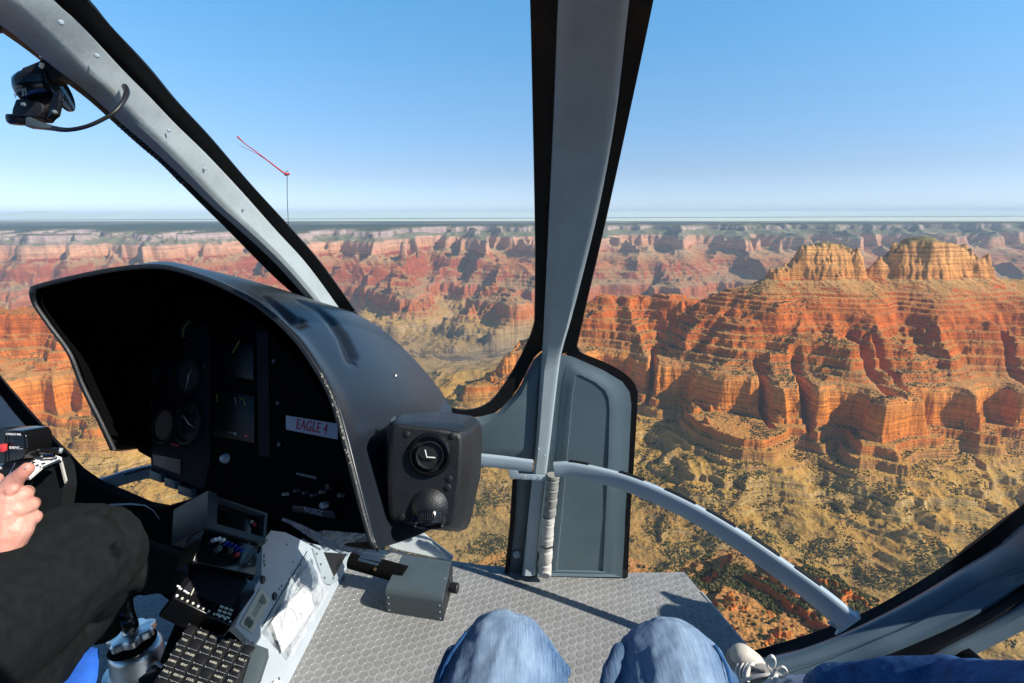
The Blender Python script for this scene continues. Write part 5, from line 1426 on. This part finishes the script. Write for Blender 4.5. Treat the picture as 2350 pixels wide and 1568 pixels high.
mb = MB(); mb.poly([P(-70, 1060, .91), P(50, 1052, .91), P(56, 1064, .91), P(40, 1110, .92), P(20, 1150, .92), P(-70, 1160, .92)], .04, bevel=.004); mb.build('grip_body', MT['black'], hc)
MB().tube([P(34, 1062, .905), P(26, 1085, .905), P(12, 1104, .905)], [.0012, .0022, .0010], 8).build('trigger', MT['steel'], hc)
for x, y in ((4, 1064), (0, 1074)): MB().lathe([(0, .002), (.0028, .002), (.0034, 0)], P(x, y, .906), -P(x, y, 1), 12).build('screw', MT['steel'], hc)

# ------------------------------------------------------------------ knee clipboard with papers and pen
clp = empty('clipboard', P(100, 1080, .97), 'small clipboard with white printed sheets under a metal clip', 'clipboard')
def shp(pts, d, th, mt_, nm, par, bv=0): 
    mb = MB(); mb.poly([P(a, b, d_) for (a, b), d_ in zip(pts, d)], th, bevel=bv); return mb.build(nm, mt_, par, smooth=False)
cl1 = [(56, 1078), (82, 1050), (88, 1043), (132, 1046), (143, 1050), (100, 1070), (70, 1096), (50, 1096)]
for i in range(3):
    dd = [v + .006 * i for v in (.88, .93, .94, .95, .95, .92, .88, .87)]
    shp([(a - 1 + i * .5, b + i * 2.2) for a, b in cl1], dd, .0008, MT['paper'], 'sheet', clp)
shp([(a - 1, b + 8) for a, b in cl1], [v + .03 for v in (.88, .93, .94, .95, .95, .92, .88, .87)], .004, MT['matte'], 'board', clp)
for (x, y, w) in ((72, 1062, 7), (80, 1068, 7), (93, 1064, 9), (70, 1056, 9), (76, 1050, 9)):
    shp([(x, y), (x + w, y - 3), (x + w + 3, y + .5), (x + 3, y + 3)], [.906] * 4, .0004, MT['ink'], 'printed_block', clp)
shp([(96, 1040), (118, 1036), (128, 1040), (126, 1050), (98, 1052)], [.925, .93, .935, .93, .92], .004, MT['steel'], 'clip', clp, .0006)
MB().tube([P(92, 1035, .915), P(136, 1035, .93)], [.0052, .0056], 14).build('clip_roller', MT['glossb'], clp)
MB().tube([P(136, 1034, .93), P(143, 1035, .932)], .0048, 14).build('roller_cap', MT['grey'], clp)
MB().tube([P(75, 1025, .94), P(80, 1032, .93), P(84, 1042, .93)], .0016, 6).build('cord', MT['lum'], clp)
bp_ = empty('leg_bag', P(100, 1150, 1.0), 'black cloth pocket hanging below the clipboard', 'pocket')
shp([(76, 1095), (100, 1074), (134, 1054), (141, 1066), (147, 1120), (140, 1165), (112, 1180), (85, 1175)], [1.0] * 8, .03, MT['trouser'], 'pocket_cloth', bp_)
shp([(134, 1054), (140, 1060), (151, 1104), (148, 1110)], [.99] * 4, .004, MT['quiltp'], 'pale_edging', bp_)
MB().tube([P(85, 1182, .97), P(118, 1181, .97)], .003, 8).build('strap_bar', MT['glossb'], bp_)
MB().lathe([(0, .003), (.003, .003), (.004, 0)], P(97, 1179, .966), -P(97, 1179, 1), 12).build('rivet', MT['steel'], bp_)

# ------------------------------------------------------------------ people
def caps_px(lst): return [(P(a, b, c), r, P(d, e, f), r2) for (a, b, c, r, d, e, f, r2) in lst]
# pilot: trousers, forearm and hand
pil = empty('person', P(-150, 1568, .9), 'pilot at the left in black trousers, index finger resting on the grip control', 'person')
body_caps = caps_px([(-900, 1700, .50, .16, -1100, 900, .42, .18), (-900, 1100, .45, .07, -560, 1560, .60, .055), (-560, 1560, .60, .055, -380, 1440, .64, .052)])
hand = caps_px([
    (-480, 1500, .62, .047, -110, 1375, .74, .043), (-110, 1375, .74, .042, -8, 1285, .79, .029),          # forearm to wrist
    (-8, 1285, .79, .028, 8, 1225, .795, .030), (-8, 1275, .79, .026, 30, 1215, .80, .026), (8, 1225, .795, .030, 18, 1150, .80, .024), (20, 1235, .80, .026, 55, 1190, .815, .019),
    (18, 1180, .80, .028, 42, 1165, .81, .020), (10, 1150, .80, .026, 22, 1128, .80, .017),
    (10, 1135, .80, .017, 34, 1102, .80, .0125), (34, 1102, .80, .0122, 52, 1086, .80, .0105), (52, 1086, .80, .0105, 62, 1076, .802, .0098),  # index finger
    (30, 1150, .80, .017, 52, 1136, .81, .0135), (52, 1136, .81, .0135, 60, 1130, .845, .0115), (60, 1130, .845, .011, 44, 1130, .87, .010),
    (38, 1170, .80, .017, 66, 1160, .815, .0132), (66, 1160, .815, .0132, 74, 1156, .85, .0112), (74, 1156, .85, .011, 58, 1152, .875, .010),
    (40, 1200, .80, .017, 74, 1188, .82, .0125), (74, 1188, .82, .0125, 80, 1186, .85, .0105), (80, 1186, .85, .0105, 64, 1180, .875, .0095),
    (-6, 1180, .81, .022, -30, 1130, .84, .014), (-30, 1130, .84, .013, -10, 1100, .87, .011)])
hand += caps_px([(24, 1128, .792, .0085, 30, 1124, .793, .007), (68, 1163, .812, .0065, 69, 1162, .812, .006), (76, 1189, .818, .006, 77, 1188, .818, .0055)])
arm = blob('arm_and_hand', hand, MT['skin'], pil, .0014, 4)
# tendons, knuckle creases and a nail
for a, b in (((14, 1240), (26, 1140)), ((20, 1245), (48, 1150)), ((26, 1250), (58, 1180))): pass
nl = march(61, 1072, hand, .6, 1.0, .0004); 
MB().lathe([(0, .0012), (.0035, .0008), (.0046, 0)], nl + Vector((0, 0, .001)), (Vector((-.2, -.55, .8))), 16).build('fingernail', mat('nail', (.70, .42, .36), .3), pil)
trous = caps_px([(-330, 1640, .60, .11, 150, 1296, .93, .108), (150, 1296, .93, .108, 205, 1272, .97, .095), (190, 1290, .98, .09, 235, 1420, 1.24, .055), (225, 1275, 1.02, .062, 385, 1312, 1.12, .043), (-330, 1640, .62, .11, -80, 1560, .78, .12), (-100, 1560, .80, .12, 60, 1500, .95, .085), (60, 1480, .97, .09, 215, 1395, 1.10, .055), (385, 1312, 1.13, .04, 330, 1330, 1.20, .035)])
trous += caps_px([(60, 1240, .88, .012, 240, 1175, .93, .010), (90, 1420, .80, .016, 250, 1350, .93, .010), (40, 1480, .78, .014, 200, 1420, .92, .010), (230, 1330, .93, .012, 270, 1250, .90, .010)])
tr = blob('trousers', trous, MT['trouser'], pil, .005, 5, [(.10, .016), (.04, .007)])
shirt = blob('shirt', body_caps, MT['bluecl'], pil, .01, 8, [(.08, .02)])
MB().tube([march(0, 1450, trous, .5, 1.4), march(60, 1400, trous, .5, 1.4), march(120, 1345, trous, .5, 1.4)], .0010, 6).build('trouser_seam', MT['trouser'], pil)
bcl = empty('blue_cloth', P(180, 1560, 1.0), 'bright blue cloth hanging between the pilot trousers and the metal stick base', 'cloth')
mb = MB(); mb.strip([P(190, 1478, 1.10), P(158, 1512, 1.06), P(134, 1560, 1.0), P(110, 1620, .96)], [P(206, 1484, 1.10), P(217, 1492, 1.06), P(214, 1550, 1.0), P(200, 1620, .96)], .012, .012, 8)
mb.build('cloth_fold', MT['bluecl'], bcl)

# the photographer: two jeaned knees
ph = empty('person', (0.06, .12, -.98), 'seated photographer seen as two faded blue denim knees at the bottom', 'person')
ph['label'] = 'photographer seen from above, two knees in faded blue jeans at bottom centre'
kneeL = [(P(1156, 1548, .80), .090, Vector((-.10, .05, -.74)), .105), (P(1156, 1548, .80), .082, Vector((-.02, .70, -1.05)), .058), (P(1120, 1520, .83), .06, P(1180, 1520, .83), .06)]
kneeR = [(P(1545, 1566, .80), .090, Vector((.13, .05, -.74)), .105), (P(1545, 1566, .80), .082, Vector((.26, .70, -1.05)), .058), (P(1520, 1530, .83), .055, P(1580, 1540, .83), .06)]
hips = [(Vector((-.10, .05, -.74)), .11, Vector((.13, .05, -.74)), .11), (Vector((.0, -.02, -.72)), .14, Vector((.02, -.1, -.35)), .13)]
folds_ = caps_px([(1015, 1575, .77, .018, 1040, 1500, .80, .015), (1040, 1520, .785, .009, 1090, 1450, .83, .008), (1080, 1470, .80, .008, 1150, 1462, .765, .005), (1400, 1575, .77, .018, 1425, 1505, .80, .015), (1425, 1530, .785, .009, 1480, 1465, .83, .008), (1640, 1500, .80, .012, 1672, 1568, .775, .016), (1240, 1470, .81, .010, 1290, 1540, .79, .014), (1030, 1560, .775, .016, 1075, 1475, .80, .012), (1062, 1568, .755, .014, 1110, 1480, .765, .008), (1052, 1500, .79, .010, 1120, 1500, .755, .006), (1285, 1560, .76, .013, 1262, 1500, .775, .007), (1425, 1568, .775, .016, 1470, 1490, .80, .012), (1455, 1580, .75, .013, 1500, 1500, .76, .007), (1660, 1568, .775, .012, 1630, 1500, .79, .008)])
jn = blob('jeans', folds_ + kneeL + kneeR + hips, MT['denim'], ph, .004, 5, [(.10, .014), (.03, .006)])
kn_ = [(a, r1 + .004, b, r2 + .004) for a, r1, b, r2 in kneeL + kneeR]
for pts_ in ([(1262, 1478), (1284, 1520), (1297, 1568)], [(1070, 1450), (1030, 1510), (1008, 1568)], [(1640, 1480), (1665, 1525), (1677, 1568)], [(1462, 1465), (1425, 1520), (1402, 1568)]):
    v_ = catmull([march(x, y, kn_, .4, 1.3) for x, y in pts_], 6)
    if max(p.length for p in v_) < 1.2: MB().tube(v_, .0028, 8, flat=.6).build('side_seam', MT['denimd'], ph)
for sx0, yy in ((-.02, .80), (.26, .80)):
    sh = blob('shoe', [(Vector((sx0, .70, -1.10)), .045, Vector((sx0 + .01, .84, -1.115)), .034)], MT['suede'], ph, .006, 5)
# thigh seam on the left knee


# second passenger: shoe, sock and leg at the right
p2_ = empty('person', P(2250, 1600, .9), 'passenger at lower right, grey and white laced shoe on the floor, blue jeans stretched sideways', 'person')
shoe = caps_px([(1702, 1522, 1.30, .040, 1722, 1556, 1.27, .046), (1722, 1556, 1.27, .046, 1765, 1600, 1.23, .050), (1712, 1532, 1.30, .040, 1738, 1552, 1.28, .040), (1745, 1560, 1.25, .038, 1800, 1600, 1.20, .042)])
sh = blob('shoe', shoe, MT['suede'], p2_, .004, 5)
sh['label'] = 'grey suede trainer with curved white stripes and pale laces'
def onshoe(pts, r, nm, mt_, par=sh, lift=.001, flat=.5):
    v = [march(x, y, shoe, .9, 1.5) for x, y in pts]; v = catmull([p - p.normalized() * lift for p in v], 4)
    return MB().tube(v, r, 8).build(nm, mt_, par)
toe = caps_px([(1703, 1506, 1.288, .030, 1728, 1526, 1.278, .030)])
blob('toe_cap', toe, mat('toe rubber', (.52, .48, .42), .6), sh, .004, 5)
for k_ in range(4):
    o_x = 9 * k_
    onshoe([(1712 + o_x, 1500 + 4 * k_), (1698 + o_x * .95, 1516 + 4 * k_), (1690 + o_x * .9, 1540 + 2 * k_), (1695 + o_x * .8, 1566)], .0034 if k_ < 3 else .006, 'stripe', MT['shoew'])
onshoe([(1700, 1565), (1725, 1556), (1752, 1550), (1768, 1548)], .0042, 'lace', MT['shoew'], lift=.006)
onshoe([(1715, 1590), (1740, 1578), (1760, 1566), (1776, 1548)], .0042, 'lace', MT['shoew'], lift=.008)
onshoe([(1740, 1595), (1758, 1580), (1772, 1565), (1782, 1548)], .0045, 'lace', MT['shoew'], lift=.012)
onshoe([(1722, 1530), (1740, 1536), (1757, 1540)], .004, 'lace', MT['suede'], lift=.004)
def bow(pts, r): 
    v = catmull([P(a, b, c) for a, b, c in pts], 6); MB().tube(v, r, 8, flat=.4).build('lace_loop', MT['shoew'], sh)
bow([(1770, 1545, 1.19), (1760, 1525, 1.18), (1763, 1510, 1.175), (1773, 1506, 1.17), (1780, 1516, 1.175), (1778, 1532, 1.18), (1772, 1545, 1.185)], .0036)
bow([(1772, 1546, 1.185), (1785, 1535, 1.175), (1797, 1530, 1.17), (1806, 1540, 1.17), (1800, 1552, 1.175), (1786, 1556, 1.18)], .0042)
bow([(1772, 1548, 1.185), (1765, 1570, 1.18), (1750, 1600, 1.17)], .0036)
bow([(1790, 1575, 1.18), (1800, 1562, 1.17), (1815, 1560, 1.17), (1828, 1572, 1.17), (1832, 1590, 1.17)], .006)
sock = caps_px([(1800, 1596, 1.19, .038, 1900, 1598, 1.12, .044)])
blob('sock', sock, MT['sock'], p2_, .005, 6, [(.03, .005)])
jl = caps_px([(1925, 1596, 1.11, .060, 2060, 1600, 1.03, .070), (2060, 1600, 1.03, .070, 2210, 1606, .96, .072), (2210, 1612, .96, .074, 2700, 1750, .60, .10), (2190, 1612, .96, .070, 2270, 1640, .93, .065)])
blob('jeans', jl, MT['denimd'], p2_, .006, 8, [(.09, .014), (.03, .004)])
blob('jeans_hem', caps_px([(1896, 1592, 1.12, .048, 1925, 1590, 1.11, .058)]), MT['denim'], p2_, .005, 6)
# ------------------------------------------------------------------ haze
def haze_box():
    me = bpy.data.meshes.new('haze'); bm = bmesh.new()
    bmesh.ops.create_cube(bm, size=1.0)
    for v in bm.verts:
        v.co = Vector((v.co.x * 96000, 16500 + v.co.y * 37000, (185 if v.co.z > 0 else -1720)))
    bm.to_mesh(me); bm.free()
    m = bpy.data.materials.new('haze air'); m.use_nodes = True
    n = m.node_tree.nodes; n.clear()
    out = n.new('ShaderNodeOutputMaterial'); pv = n.new('ShaderNodeVolumePrincipled')
    pv.inputs['Color'].default_value = (.68, .86, 1.0, 1)
    pv.inputs['Density'].default_value = HAZE
    pv.inputs['Anisotropy'].default_value = 0.0
    m.node_tree.links.new(pv.outputs[0], out.inputs['Volume'])
    o = link('haze', me, m)
    tag(o, kind='stuff')
    o.display_type = 'WIRE'
HAZE = 2.7e-5
haze_box()
